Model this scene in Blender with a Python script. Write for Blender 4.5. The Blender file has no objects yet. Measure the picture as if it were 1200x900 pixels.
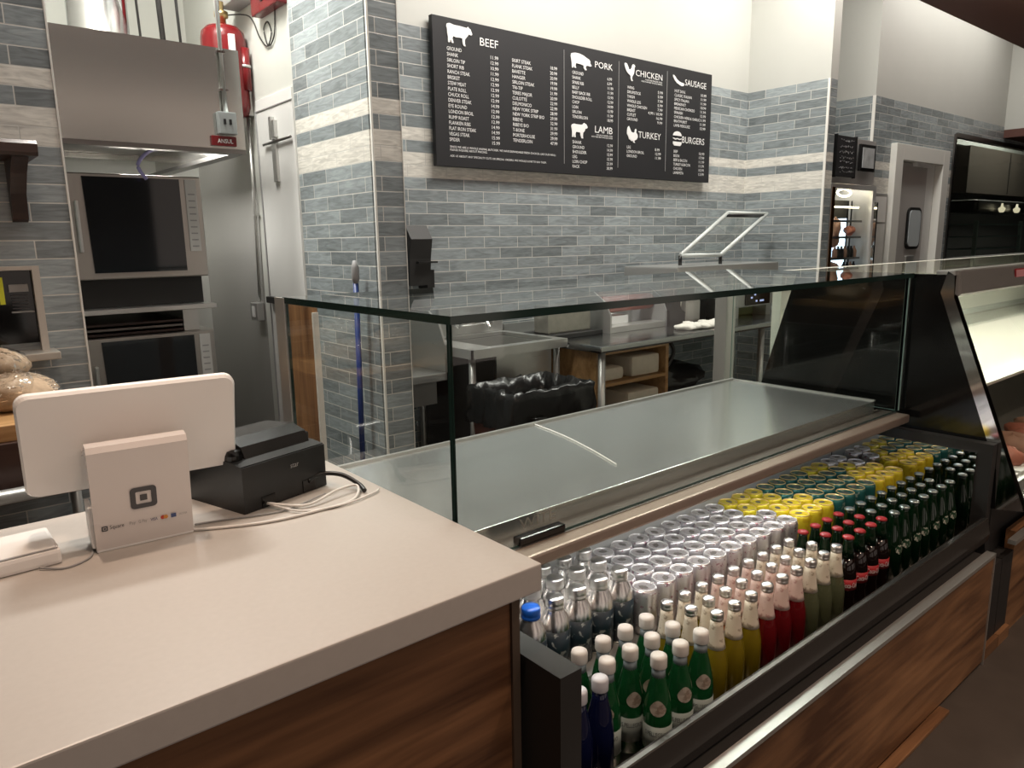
import bpy, bmesh, math, random
from mathutils import Vector, Matrix
random.seed(7)
PI = math.pi
sc = bpy.context.scene
col = sc.collection

# ------------------------------------------------------------ camera
R = Matrix(((0.7671, 0.1343, -0.6272), (-0.6412, 0.1361, -0.7552), (-0.0160, 0.9815, 0.1906)))
cx = Vector((R[0][0], R[1][0], R[2][0])).normalized()
cz = Vector((R[0][2], R[1][2], R[2][2])).normalized()
cy = cz.cross(cx).normalized(); cx = cy.cross(cz)
M4 = Matrix(((cx.x, cy.x, cz.x, 0), (cx.y, cy.y, cz.y, 0), (cx.z, cy.z, cz.z, 1.44), (0, 0, 0, 1)))
cam = bpy.data.objects.new('camera', bpy.data.cameras.new('camera')); col.objects.link(cam)
cam.matrix_world = M4
cam.data.sensor_width = 36; cam.data.lens = 859.9 / 1200 * 36; cam.data.clip_start = 0.02
sc.camera = cam
# ------------------------------------------------------------ light and exposure
sc.view_settings.view_transform = 'Standard'; sc.view_settings.look = 'None'
sc.view_settings.gamma = 1; sc.view_settings.use_curve_mapping = False
sc.view_settings.exposure = 0.12
w = bpy.data.worlds.new('world'); sc.world = w; w.use_nodes = True
w.node_tree.nodes['Background'].inputs[0].default_value = (0.75, 0.8, 0.85, 1)
w.node_tree.nodes['Background'].inputs[1].default_value = 0.25

def area(name, loc, sx, sy, power, color, rot=(0, 0, 0), disk=False, spread=None):
    l = bpy.data.lights.new(name, 'AREA'); l.energy = power; l.color = color
    if disk: l.shape = 'DISK'; l.size = sx
    else: l.shape = 'RECTANGLE'; l.size = sx; l.size_y = sy
    if spread: l.spread = spread
    o = bpy.data.objects.new(name, l); o.location = loc; o.rotation_euler = rot
    col.objects.link(o); return o
COOL = (1.0, 0.97, 0.90); WARM = (1.0, 0.74, 0.56)
area('ceiling_panel_light', (0.80, 3.31, 3.66), 0.8, 0.25, 84, COOL)
area('ceiling_panel_light', (0.7, 2.45, 3.66), 1.2, 0.5, 18, COOL)
area('ceiling_panel_light', (2.9, 2.45, 3.66), 1.6, 0.6, 64, COOL)
area('ceiling_panel_light', (4.9, 2.60, 3.66), 1.2, 0.5, 42, COOL)
area('ceiling_panel_light', (7.4, 2.40, 3.66), 2.4, 0.3, 24, COOL)
area('shelf_light', (1.55, 1.115, 0.764), 1.3, 0.02, 2.0, (1, 0.96, 0.88), (math.radians(-12), 0, 0))
area('downlight', (0.45, 0.55, 2.77), 0.09, 0, 7, WARM, disk=True, spread=math.radians(120))
area('downlight', (0.2, 1.65, 2.77), 0.09, 0, 5, WARM, disk=True, spread=math.radians(110))
area('downlight', (1.9, -0.1, 2.77), 0.09, 0, 8, WARM, disk=True, spread=math.radians(120))
area('downlight', (3.6, -0.1, 2.77), 0.09, 0, 8, WARM, disk=True, spread=math.radians(120))
area('case_light', (4.4, 1.22, 1.225), 2.9, 0.03, 16, (1, 0.96, 0.85))
for x_ in (-1.6, 0.7, 3.4, 6.2): area('added_front_fill_light', (x_, -2.85, 1.5), 1.5, 2.2, 7, (1.0, 0.84, 0.74), (math.radians(90), 0, 0))  # unseen panels added behind the camera as frontal fill
area('added_shop_fill_light', (1.5, -1.2, 2.78), 4.0, 1.4, 14, (1.0, 0.80, 0.68))  # broad unseen fill added over the customer side
area('next_room_light', (12.3, 3.5, 3.2), 2.0, 0.4, 40, COOL)
area('fridge_light', (5.75, 3.0, 1.82), 0.5, 0.2, 2.2, (1.0, 0.9, 0.75))
area('fridge_light', (5.95, 3.35, 1.2), 0.1, 0.6, 1.0, (0.6, 0.8, 1.0), (math.radians(-90), 0, 0))

# ------------------------------------------------------------ materials
MATS = {}
def newmat(name):
    m = bpy.data.materials.new(name); m.use_nodes = True
    nt = m.node_tree; b = nt.nodes['Principled BSDF']; MATS[name] = m
    return m, nt, b
def pm(name, c, rough=0.5, metal=0.0, noise=0.0, nscale=20, bump=0.0, trans=0.0, ior=1.45, emit=None, estr=0, coat=0, stretch=None, rnoise=0.0):
    m, nt, b = newmat(name)
    b.inputs['Base Color'].default_value = (*c, 1); b.inputs['Roughness'].default_value = rough
    b.inputs['Metallic'].default_value = metal; b.inputs['IOR'].default_value = ior
    b.inputs['Transmission Weight'].default_value = trans; b.inputs['Coat Weight'].default_value = coat
    if emit: b.inputs['Emission Color'].default_value = (*emit, 1); b.inputs['Emission Strength'].default_value = estr
    if noise or bump or rnoise:
        tc = nt.nodes.new('ShaderNodeTexCoord'); n = nt.nodes.new('ShaderNodeTexNoise')
        n.inputs['Scale'].default_value = nscale; n.inputs['Detail'].default_value = 4
        if stretch:
            mp = nt.nodes.new('ShaderNodeMapping'); mp.inputs['Scale'].default_value = stretch
            nt.links.new(tc.outputs['Object'], mp.inputs[0]); nt.links.new(mp.outputs[0], n.inputs[0])
        else: nt.links.new(tc.outputs['Object'], n.inputs[0])
        if noise:
            mx = nt.nodes.new('ShaderNodeMix'); mx.data_type = 'RGBA'
            mx.inputs['A'].default_value = (*[x * (1 - noise) for x in c], 1)
            mx.inputs['B'].default_value = (*[min(1, x * (1 + noise)) for x in c], 1)
            nt.links.new(n.outputs['Fac'], mx.inputs['Factor']); nt.links.new(mx.outputs['Result'], b.inputs['Base Color'])
        if rnoise:
            mr = nt.nodes.new('ShaderNodeMapRange'); mr.inputs[3].default_value = max(0, rough - rnoise); mr.inputs[4].default_value = rough + rnoise
            nt.links.new(n.outputs['Fac'], mr.inputs[0]); nt.links.new(mr.outputs[0], b.inputs['Roughness'])
        if bump:
            bp = nt.nodes.new('ShaderNodeBump'); bp.inputs['Strength'].default_value = bump; bp.inputs['Distance'].default_value = 0.003
            nt.links.new(n.outputs['Fac'], bp.inputs['Height']); nt.links.new(bp.outputs[0], b.inputs['Normal'])
    return m

def tile_mat(name, axis, base=(0.255, 0.288, 0.298)):
    """grey blue brick-format wall tiles, 25 x 6 cm, with three white courses"""
    m, nt, b = newmat(name); N = nt.nodes; L = nt.links
    tc = N.new('ShaderNodeTexCoord'); sp = N.new('ShaderNodeSeparateXYZ'); L.new(tc.outputs['Object'], sp.inputs[0])
    zz = N.new('ShaderNodeMath'); zz.operation = 'SUBTRACT'; zz.inputs[1].default_value = 0.032; L.new(sp.outputs['Z'], zz.inputs[0])
    cb = N.new('ShaderNodeCombineXYZ'); L.new(sp.outputs[axis], cb.inputs[0]); L.new(zz.outputs[0], cb.inputs[1])
    br = N.new('ShaderNodeTexBrick'); L.new(cb.outputs[0], br.inputs['Vector'])
    br.offset = 0.46; br.inputs['Scale'].default_value = 1
    br.inputs['Brick Width'].default_value = 0.25; br.inputs['Row Height'].default_value = 0.0625
    br.inputs['Mortar Size'].default_value = 0.0022; br.inputs['Mortar Smooth'].default_value = 0.3
    br.inputs['Bias'].default_value = 0.0
    br.inputs['Color1'].default_value = (*[c * 0.72 for c in base], 1); br.inputs['Color2'].default_value = (*[c * 1.3 for c in base], 1)
    br.inputs['Mortar'].default_value = (0.62, 0.61, 0.57, 1)
    # streaks inside each tile
    mp = N.new('ShaderNodeMapping'); mp.inputs['Scale'].default_value = (9, 55, 1); L.new(cb.outputs[0], mp.inputs[0])
    nz = N.new('ShaderNodeTexNoise'); nz.inputs['Scale'].default_value = 1; nz.inputs['Detail'].default_value = 5; nz.inputs['Distortion'].default_value = 1.2
    L.new(mp.outputs[0], nz.inputs[0])
    mr = N.new('ShaderNodeMapRange'); mr.inputs[1].default_value = 0.25; mr.inputs[2].default_value = 0.75; mr.inputs[3].default_value = 0.72; mr.inputs[4].default_value = 1.28
    L.new(nz.outputs['Fac'], mr.inputs[0])
    # row number
    dv = N.new('ShaderNodeMath'); dv.operation = 'DIVIDE'; dv.inputs[1].default_value = 0.0625; L.new(zz.outputs[0], dv.inputs[0])
    fl = N.new('ShaderNodeMath'); fl.operation = 'FLOOR'; L.new(dv.outputs[0], fl.inputs[0])
    rs = []
    for r in (31, 29, 28):
        c = N.new('ShaderNodeMath'); c.operation = 'COMPARE'; c.inputs[1].default_value = r; c.inputs[2].default_value = 0.3
        L.new(fl.outputs[0], c.inputs[0]); rs.append(c)
    a1 = N.new('ShaderNodeMath'); a1.operation = 'ADD'; L.new(rs[0].outputs[0], a1.inputs[0]); L.new(rs[1].outputs[0], a1.inputs[1])
    a2 = N.new('ShaderNodeMath'); a2.operation = 'ADD'; L.new(a1.outputs[0], a2.inputs[0]); L.new(rs[2].outputs[0], a2.inputs[1])
    mx = N.new('ShaderNodeMix'); mx.data_type = 'RGBA'; L.new(a2.outputs[0], mx.inputs['Factor'])
    L.new(br.outputs['Color'], mx.inputs['A']); mx.inputs['B'].default_value = (0.72, 0.70, 0.64, 1)
    ml = N.new('ShaderNodeMix'); ml.data_type = 'RGBA'; ml.blend_type = 'MULTIPLY'; ml.inputs['Factor'].default_value = 1
    L.new(mx.outputs['Result'], ml.inputs['A']); L.new(mr.outputs[0], ml.inputs['B'])
    m2 = N.new('ShaderNodeMix'); m2.data_type = 'RGBA'; L.new(br.outputs['Fac'], m2.inputs['Factor'])
    L.new(ml.outputs['Result'], m2.inputs['A']); m2.inputs['B'].default_value = (0.62, 0.61, 0.57, 1)
    L.new(m2.outputs['Result'], b.inputs['Base Color'])
    b.inputs['Roughness'].default_value = 0.26
    iv = N.new('ShaderNodeMath'); iv.operation = 'MULTIPLY_ADD'; iv.inputs[1].default_value = -1.6; L.new(br.outputs['Fac'], iv.inputs[0]); L.new(nz.outputs['Fac'], iv.inputs[2])
    bp = N.new('ShaderNodeBump'); bp.inputs['Strength'].default_value = 0.35; bp.inputs['Distance'].default_value = 0.002
    L.new(iv.outputs[0], bp.inputs['Height']); L.new(bp.outputs[0], b.inputs['Normal'])
    return m

def wood_mat(name, c1, c2, along='X', scale=1.0, rough=0.35, plank=0):
    m, nt, b = newmat(name); N = nt.nodes; L = nt.links
    tc = N.new('ShaderNodeTexCoord'); mp = N.new('ShaderNodeMapping'); L.new(tc.outputs['Object'], mp.inputs[0])
    s = {'X': (0.9, 7, 7), 'Y': (7, 0.9, 7), 'Z': (7, 7, 0.9)}[along]
    mp.inputs['Scale'].default_value = [v * scale for v in s]
    n1 = N.new('ShaderNodeTexNoise'); n1.inputs['Scale'].default_value = 1.1; n1.inputs['Detail'].default_value = 3; n1.inputs['Distortion'].default_value = 1.6
    L.new(mp.outputs[0], n1.inputs[0])
    mp2 = N.new('ShaderNodeMapping'); mp2.inputs['Scale'].default_value = [v * scale * 7 if v > 1 else v * scale * 3 for v in s]; L.new(tc.outputs['Object'], mp2.inputs[0])
    n2 = N.new('ShaderNodeTexNoise'); n2.inputs['Scale'].default_value = 1.5; n2.inputs['Detail'].default_value = 5; L.new(mp2.outputs[0], n2.inputs[0])
    ad = N.new('ShaderNodeMath'); ad.operation = 'MULTIPLY_ADD'; ad.inputs[1].default_value = 0.35; L.new(n2.outputs['Fac'], ad.inputs[0]); L.new(n1.outputs['Fac'], ad.inputs[2])
    rp = N.new('ShaderNodeValToRGB'); L.new(ad.outputs[0], rp.inputs[0])
    rp.color_ramp.elements[0].position = 0.48; rp.color_ramp.elements[0].color = (*c1, 1)
    rp.color_ramp.elements[1].position = 0.86; rp.color_ramp.elements[1].color = (*c2, 1)
    L.new(rp.outputs[0], b.inputs['Base Color']); b.inputs['Roughness'].default_value = rough
    return m

def glass_mat(name, tint=(0.93, 0.97, 0.95), refl=1.0):
    m, nt, b = newmat(name); N = nt.nodes; L = nt.links
    N.remove(b); out = N['Material Output']
    tr = N.new('ShaderNodeBsdfTransparent'); tr.inputs[0].default_value = (*tint, 1)
    gl = N.new('ShaderNodeBsdfGlossy'); gl.inputs['Roughness'].default_value = 0.01; gl.inputs[0].default_value = (refl, refl, refl, 1)
    fr = N.new('ShaderNodeFresnel'); fr.inputs[0].default_value = 1.45
    ge = N.new('ShaderNodeNewGeometry'); iv = N.new('ShaderNodeMath'); iv.operation = 'SUBTRACT'; iv.inputs[0].default_value = 1; L.new(ge.outputs['Backfacing'], iv.inputs[1])
    ml = N.new('ShaderNodeMath'); ml.operation = 'MULTIPLY'; L.new(fr.outputs[0], ml.inputs[0]); L.new(iv.outputs[0], ml.inputs[1])
    mx = N.new('ShaderNodeMixShader'); L.new(ml.outputs[0], mx.inputs[0]); L.new(tr.outputs[0], mx.inputs[1]); L.new(gl.outputs[0], mx.inputs[2])
    L.new(mx.outputs[0], out.inputs[0]); return m

TX = tile_mat('tile_x', 'X'); TY = tile_mat('tile_y', 'Y')
PAINT = pm('cream_paint', (0.53, 0.535, 0.50), 0.6, noise=0.03, nscale=4)
PAINTW = pm('white_wall_panel', (0.72, 0.72, 0.70), 0.4)
CEIL = pm('ceiling_white', (0.7, 0.7, 0.68), 0.8)
BROWN = pm('brown_soffit', (0.115, 0.046, 0.034), 0.6, noise=0.1)
TRIMW = pm('pale_trim', (0.8, 0.79, 0.74), 0.35)
FLOOR = pm('floor_stone', (0.075, 0.062, 0.052), 0.5, noise=0.3, nscale=9)
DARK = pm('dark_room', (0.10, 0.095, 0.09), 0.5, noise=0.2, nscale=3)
STEEL = pm('brushed_steel', (0.56, 0.56, 0.54), 0.30, 0.75, nscale=3, rnoise=0.06, stretch=(1, 1, 60))
STEELH = pm('hood_steel', (0.50, 0.49, 0.46), 0.20, 0.90)
STEELD = pm('deck_steel', (0.72, 0.74, 0.73), 0.21, 0.9)
KSTEEL = pm('wall_steel', (0.60, 0.59, 0.57), 0.25, 0.55)
STEELK = pm('dark_steel', (0.20, 0.19, 0.18), 0.33, 1.0)
CHROME = pm('chrome', (0.85, 0.85, 0.85), 0.07, 1.0)
NOSE = pm('brushed_bronze_steel', (0.46, 0.37, 0.31), 0.34, 0.7)
BLACK = pm('black_plastic', (0.012, 0.012, 0.012), 0.35, noise=0.1)
BLACKM = pm('black_matt', (0.022, 0.021, 0.02), 0.55)
BLACKG = pm('black_gloss', (0.006, 0.006, 0.006), 0.09)
SCREENB = pm('oven_glass', (0.014, 0.016, 0.018), 0.05)
GREY = pm('grey_plastic', (0.3, 0.3, 0.3), 0.5)
WHITE = pm('white_plastic', (0.80, 0.80, 0.79), 0.35)
WHITEG = pm('white_gloss', (0.82, 0.80, 0.78), 0.18)
QUARTZ = pm('counter_quartz', (0.47, 0.44, 0.41), 0.33, noise=0.05, nscale=90)
RED = pm('red_enamel', (0.14, 0.008, 0.010), 0.25)
GLASS = glass_mat('pane_glass', (0.965, 0.985, 0.975))
GLASSD = glass_mat('smoked_pane', (0.72, 0.75, 0.72))
GEDGE = pm('glass_edge', (0.012, 0.028, 0.024), 0.12)
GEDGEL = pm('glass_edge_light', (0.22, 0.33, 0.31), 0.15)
WOODF = wood_mat('walnut_front', (0.085, 0.036, 0.016), (0.36, 0.185, 0.085), 'X', 0.9, 0.38)
WOODC = wood_mat('walnut_counter', (0.085, 0.036, 0.016), (0.30, 0.145, 0.066), 'X', 1.0, 0.42)
WOODL = wood_mat('light_wood', (0.30, 0.16, 0.06), (0.55, 0.33, 0.15), 'X', 1.2)
WOODD = wood_mat('dark_wood', (0.025, 0.012, 0.010), (0.06, 0.03, 0.022), 'X', 1.2)
WOODZ = wood_mat('upright_wood', (0.16, 0.07, 0.03), (0.42, 0.22, 0.10), 'Z', 1.0)
CHALK = pm("menu_black", (0.014, 0.014, 0.016), 0.6)
LETTER = pm('letter_white', (0.85, 0.85, 0.84), 0.5)
SLATE = pm('dark_grey_print', (0.07, 0.07, 0.075), 0.5)
CABLEW = pm('white_cable', (0.68, 0.66, 0.63), 0.4)
BLUE = pm('blue_tube', (0.012, 0.035, 0.16), 0.35)
BAG = pm('black_bag', (0.010, 0.010, 0.010), 0.25, bump=0.8, nscale=22)
CLOTH = pm('white_cloth', (0.72, 0.69, 0.63), 0.85, bump=0.6, nscale=30, noise=0.06)
TOWEL = pm('folded_towels', (0.66, 0.60, 0.50), 0.9, bump=0.5, nscale=25, noise=0.1)
ROLLR = pm('red_film', (0.30, 0.09, 0.065), 0.35)
LOAF = pm('bread_crust', (0.36, 0.26, 0.17), 0.8, noise=0.7, nscale=24, bump=0.8)
WRAP = glass_mat('clear_wrap', (0.95, 0.95, 0.95))
_n = WRAP.node_tree.nodes; _l = WRAP.node_tree.links
_tc = _n.new('ShaderNodeTexCoord'); _nz = _n.new('ShaderNodeTexNoise'); _nz.inputs['Scale'].default_value = 32; _l.new(_tc.outputs['Object'], _nz.inputs[0])
_bp = _n.new('ShaderNodeBump'); _bp.inputs['Strength'].default_value = 1.0; _bp.inputs['Distance'].default_value = 0.04; _l.new(_nz.outputs['Fac'], _bp.inputs['Height'])
for _q in _n:
    if _q.type in ('BSDF_GLOSSY', 'FRESNEL'): _l.new(_bp.outputs[0], _q.inputs['Normal'])
MEAT = pm('aged_meat', (0.42, 0.24, 0.17), 0.6, noise=0.5, nscale=9, bump=0.5)
MEATR = pm('red_meat', (0.42, 0.15, 0.10), 0.45, noise=0.5, nscale=14, bump=0.5)
ICE = pm('white_tray_liner', (0.8, 0.79, 0.76), 0.5, noise=0.1, nscale=30)
LEDW = pm('led_glow', (1, 1, 1), 0.5, emit=(1.0, 0.85, 0.55), estr=6)
LEDC = pm('cool_glow', (1, 1, 1), 0.5, emit=(0.6, 0.8, 1.0), estr=2.0)
SCRN = pm('screen_glow', (0.02, 0.02, 0.04), 0.1, emit=(0.45, 0.5, 0.8), estr=1.0)
GREENP = pm('lime_plastic', (0.30, 0.42, 0.08), 0.4)
YEL = pm('yellow_tape', (0.75, 0.8, 0.05), 0.5)
PAPERP = pm('paper_poster', (0.78, 0.77, 0.74), 0.5)
HOSE = pm('clear_hose', (0.35, 0.33, 0.62), 0.2)

# ------------------------------------------------------------ mesh builder
class MB:
    def __init__(self): self.v = []; self.f = []; self.sm = []; self.mi = []
    def add(self, vs, fs, smooth=False, mi=0):
        o = len(self.v); self.v += [tuple(v) for v in vs]
        for f in fs: self.f.append([i + o for i in f]); self.sm.append(smooth); self.mi.append(mi)
        return self
    def box(self, x0, x1, y0, y1, z0, z1, bv=0.0, mi=0):
        if x0 > x1: x0, x1 = x1, x0
        if y0 > y1: y0, y1 = y1, y0
        if z0 > z1: z0, z1 = z1, z0
        if bv <= 0:
            vs = [(x, y, z) for x in (x0, x1) for y in (y0, y1) for z in (z0, z1)]
            return self.add(vs, [(0, 1, 3, 2), (4, 6, 7, 5), (0, 4, 5, 1), (2, 3, 7, 6), (0, 2, 6, 4), (1, 5, 7, 3)], mi=mi)
        bm = bmesh.new(); bmesh.ops.create_cube(bm, size=1)
        for v in bm.verts: v.co = Vector(((x0 + x1) / 2 + v.co.x * (x1 - x0), (y0 + y1) / 2 + v.co.y * (y1 - y0), (z0 + z1) / 2 + v.co.z * (z1 - z0)))
        bmesh.ops.bevel(bm, geom=list(bm.edges), offset=min(bv, 0.45 * min(x1 - x0, y1 - y0, z1 - z0)), segments=2, affect='EDGES', profile=0.6)
        bm.verts.index_update()
        self.add([v.co[:] for v in bm.verts], [[v.index for v in f.verts] for f in bm.faces], mi=mi); bm.free(); return self
    def prism(self, pts, axis, a, b, smooth=False, mi=0):
        """polygon pts extruded along axis from a to b; pts are the two other coords in xyz order"""
        def P(p, t): return {'x': (t, p[0], p[1]), 'y': (p[0], t, p[1]), 'z': (p[0], p[1], t)}[axis]
        n = len(pts); vs = [P(p, a) for p in pts] + [P(p, b) for p in pts]
        self.add(vs, [list(range(n))[::-1], list(range(n, 2 * n))], mi=mi)
        self.add(vs, [(i, (i + 1) % n, n + (i + 1) % n, n + i) for i in range(n)], smooth, mi)
        return self
    def lathe(self, prof, c=(0, 0, 0), n=20, mi=0, axis='z', smooth=True):
        vs = []
        for r, h in prof:
            for i in range(n):
                a = 2 * PI * i / n; p = (r * math.cos(a), r * math.sin(a), h)
                if axis == 'x': p = (h, p[0], p[1])
                if axis == 'y': p = (p[0], h, p[1])
                vs.append((p[0] + c[0], p[1] + c[1], p[2] + c[2]))
        fs = []
        for k in range(len(prof) - 1):
            for i in range(n): fs.append((k * n + i, k * n + (i + 1) % n, (k + 1) * n + (i + 1) % n, (k + 1) * n + i))
        self.add(vs, fs, smooth, mi)
        self.add(vs[:n], [list(range(n))[::-1]], False, mi); self.add(vs[-n:], [list(range(n))], False, mi)
        return self
    def tube(self, pts, r, n=8, mi=0):
        pts = [Vector(p) for p in pts]; vs = []; m = len(pts)
        up = Vector((0, 0, 1))
        for k, p in enumerate(pts):
            d = (pts[min(k + 1, m - 1)] - pts[max(k - 1, 0)]).normalized()
            u = d.cross(up)
            if u.length < 1e-3: u = d.cross(Vector((0, 1, 0)))
            u.normalize(); v = d.cross(u)
            rr = r[k] if isinstance(r, (list, tuple)) else r
            vs += [tuple(p + (u * math.cos(2 * PI * i / n) + v * math.sin(2 * PI * i / n)) * rr) for i in range(n)]
        fs = [(k * n + i, k * n + (i + 1) % n, (k + 1) * n + (i + 1) % n, (k + 1) * n + i) for k in range(m - 1) for i in range(n)]
        self.add(vs, fs, True, mi); self.add(vs[:n], [list(range(n))[::-1]], False, mi); self.add(vs[-n:], [list(range(n))], False, mi)
        return self
    def blob(self, c, s, amp=0.15, seed=0, n=18, m=10, flat=False):
        rnd = random.Random(seed); ph = [(rnd.uniform(0, 6), rnd.uniform(1.5, 4), rnd.uniform(1.5, 4)) for _ in range(4)]
        vs = []
        for j in range(m + 1):
            t = PI * j / m
            for i in range(n):
                a = 2 * PI * i / n; k = 1 + amp * sum(math.sin(p0 + round(p1) * a + p2 * t) for p0, p1, p2 in ph) / 2
                z = math.cos(t)
                if flat and z < -0.4: z = -0.4
                vs.append((c[0] + s[0] * k * math.sin(t) * math.cos(a), c[1] + s[1] * k * math.sin(t) * math.sin(a), c[2] + s[2] * z * (k if z > 0 else 1)))
        fs = [(j * n + i, (j + 1) * n + i, (j + 1) * n + (i + 1) % n, j * n + (i + 1) % n) for j in range(m) for i in range(n)]
        return self.add(vs, fs, True)
    def build(self, name, mat, parent=None, local=False):
        me = bpy.data.meshes.new(name)
        off = Vector((0, 0, 0))
        if parent is not None and not local:
            p = parent
            while p is not None: off += p.location; p = p.parent
        me.from_pydata([tuple(Vector(v) - off) for v in self.v], [], self.f)
        mats = mat if isinstance(mat, (list, tuple)) else [mat]
        for m in mats: me.materials.append(m)
        me.polygons.foreach_set('use_smooth', self.sm); me.polygons.foreach_set('material_index', self.mi)
        me.validate(); me.update()
        bm = bmesh.new(); bm.from_mesh(me); bmesh.ops.remove_doubles(bm, verts=bm.verts, dist=1e-6); bmesh.ops.recalc_face_normals(bm, faces=bm.faces); bm.to_mesh(me); bm.free()
        o = bpy.data.objects.new(name, me); col.objects.link(o)
        if parent is not None: o.parent = parent
        return o
def B(*a, **k): return MB().box(*a, **k)
def tag(o, label, cat, group=None):
    o['label'] = label; o['category'] = cat
    if group: o['group'] = group
    return o
def thing(name, label, cat, loc=(0, 0, 0), rotz=0, group=None):
    o = bpy.data.objects.new(name, None); col.objects.link(o); o.location = loc; o.rotation_euler = (0, 0, rotz)
    o.empty_display_size = 0.05
    return tag(o, label, cat, group)
def struct(name, mb, mat):
    o = mb.build(name, mat); o['kind'] = 'structure'; return o
def copy_tree(o, parent=None):
    c = o.copy(); col.objects.link(c)
    if parent is not None: c.parent = parent
    for ch in list(o.children): copy_tree(ch, c)
    return c
def smooth_path(pts, n=8):
    pts = [Vector(p) for p in pts]; out = []
    P = [pts[0]] + pts + [pts[-1]]
    for i in range(1, len(P) - 2):
        for k in range(n):
            t = k / n; a, b, c, d = P[i - 1], P[i], P[i + 1], P[i + 2]
            out.append(0.5 * ((2 * b) + (c - a) * t + (2 * a - 5 * b + 4 * c - d) * t * t + (3 * b - a - 3 * c + d) * t ** 3))
    out.append(pts[-1]); return out
def text_mesh(s, align='LEFT', spacing=1.0, depth=0.0):
    cu = bpy.data.curves.new('t', 'FONT'); cu.body = s; cu.size = 1; cu.align_x = align; cu.space_line = spacing; cu.resolution_u = 2
    cu.extrude = depth
    o = bpy.data.objects.new('t', cu); col.objects.link(o)
    dg = bpy.context.evaluated_depsgraph_get(); dg.update()
    me = bpy.data.meshes.new_from_object(o.evaluated_get(dg)); bpy.data.objects.remove(o)
    vs = [v.co.copy() for v in me.vertices]; fs = [list(p.vertices) for p in me.polygons]; bpy.data.meshes.remove(me)
    return vs, fs
def text_fit(s, box, name, mat, parent, O=(0, 0, 0), U=(1, 0, 0), V=(0, 0, 1), align='LEFT', spacing=1.0):
    """lettering scaled into box (u0,u1,v0,v1) on the plane O + uU + vV"""
    vs, fs = text_mesh(s, align, spacing)
    a0 = min(v.x for v in vs); a1 = max(v.x for v in vs); b0 = min(v.y for v in vs); b1 = max(v.y for v in vs)
    u0, u1, v0, v1 = box; O = Vector(O); U = Vector(U); V = Vector(V)
    mb = MB(); mb.add([O + U * (u0 + (v.x - a0) / (a1 - a0) * (u1 - u0)) + V * (v0 + (v.y - b0) / (b1 - b0) * (v1 - v0)) for v in vs], fs)
    o = mb.build(name, mat, parent)
    return o

# ============================================================ SETTING
WY = 3.40       # menu wall plane
TT = 2.532      # top of the tiles
struct('floor', B(-3, 17.2, -3, 9, -0.05, 0), FLOOR)
struct('ceiling', B(-3, 17.2, 2.04, 9, 3.7, 3.75), CEIL)
c = struct('trim_1', B(-3, 17.2, -3, 2.04, 2.8, 3.75), BROWN); c['label'] = 'dark brown dropped ceiling over the customer side'
struct('wall_menu_side', MB().box(1.72, 5.23, WY, WY + 0.1, 0, TT, mi=0).box(1.72, 5.23, WY, WY + 0.1, TT, 3.7, mi=1), [TX, PAINT])
# tiled pier: long face (x=1.6) and short face (y=2.81)
struct('wall_pier', MB().box(1.6, 1.74, 2.83, 3.54, 0, 3.7), TY)
struct('wall_pier_end', MB().box(1.604, 1.7405, 2.805, 2.83, 0, 3.7), TX)
struct('trim_2', B(1.596, 1.604, 2.80, 2.81, 0, 3.7), TRIMW)
struct('trim_3', B(1.7395, 1.7425, 2.802, 2.808, 0, 3.7), TRIMW)
struct('wall_kitchen_side', MB().box(1.6, 1.7, 3.54, 4.10, 0, 3.7, mi=0).box(1.6, 1.7, 4.10, 5.05, 2.22, 3.7, mi=1).box(1.605, 1.7, 3.54, 4.10, 2.2, 3.7, mi=1), [PAINT, PAINT])
struct('wall_kitchen_steel', B(1.6, 1.7, 4.10, 5.05, 0, 2.22), KSTEEL)
struct('wall_kitchen_bounce', B(0.16, 0.26, 3.12, 5.05, 0, 3.7), PAINT)  # hidden wall added to bounce light into the oven recess
struct('wall_kitchen_back', B(-3, 1.7, 5.05, 5.15, 0, 3.7), PAINT)
struct('wall_left', MB().box(-3, 0.502, 3.0, 3.12, 0, 3.7, mi=0), [TX])
struct('trim_4', B(0.500, 0.506, 2.996, 3.0, 0, 3.7), TRIMW)
struct('wall_menu_right', MB().box(5.23, 5.33, 2.76, WY + 0.1, 0, TT, mi=0).box(5.23, 5.33, 2.76, WY + 0.1, TT, 3.7, mi=1), [TY, PAINT])
struct('wall_menu_right_end', MB().box(5.236, 5.335, 2.745, 2.76, 0, TT, mi=0).box(5.23, 5.335, 2.745, 2.76, TT, 3.7, mi=1), [TX, PAINT])
struct('trim_5', B(5.226, 5.234, 2.742, 2.76, 0, TT), TRIMW)
struct('wall_fridge_side', MB().box(6.16, 6.26, 2.87, 4.0, 0, TT, mi=0).box(6.16, 6.26, 2.87, 4.0, TT, 3.7, mi=1), [TY, PAINT])
struct('wall_fridge_back', MB().box(5.33, 6.16, 3.75, 3.85, 0, TT, mi=0).box(5.33, 6.16, 3.75, 3.85, TT, 3.7, mi=1), [TX, PAINT])
struct('trim_6', B(6.154, 6.162, 2.846, 2.87, 0, TT), TRIMW)
DX0, DX1 = 6.50, 7.62
wf = MB()
for x0, x1, z0, z1 in ((6.166, DX0, 0, TT), (DX0, DX1, 2.19, TT), (DX1, 7.80, 0, TT), (7.80, 17, 2.36, TT), (7.80, 17, 0, 1.20)): wf.box(x0, x1, 2.85, 2.87, z0, z1, mi=0)
wf.box(6.16, 17, 2.85, 2.87, TT, 3.7, mi=1)
struct('wall_far', wf, [TX, PAINT])
struct('wall_bulkhead', MB().box(9.1, 17, 2.045, 2.85, 2.50, 3.7, mi=0), [PAINT])
struct('trim_7', B(9.1, 17, 2.045, 2.85, 2.42, 2.50), BROWN)
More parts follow.
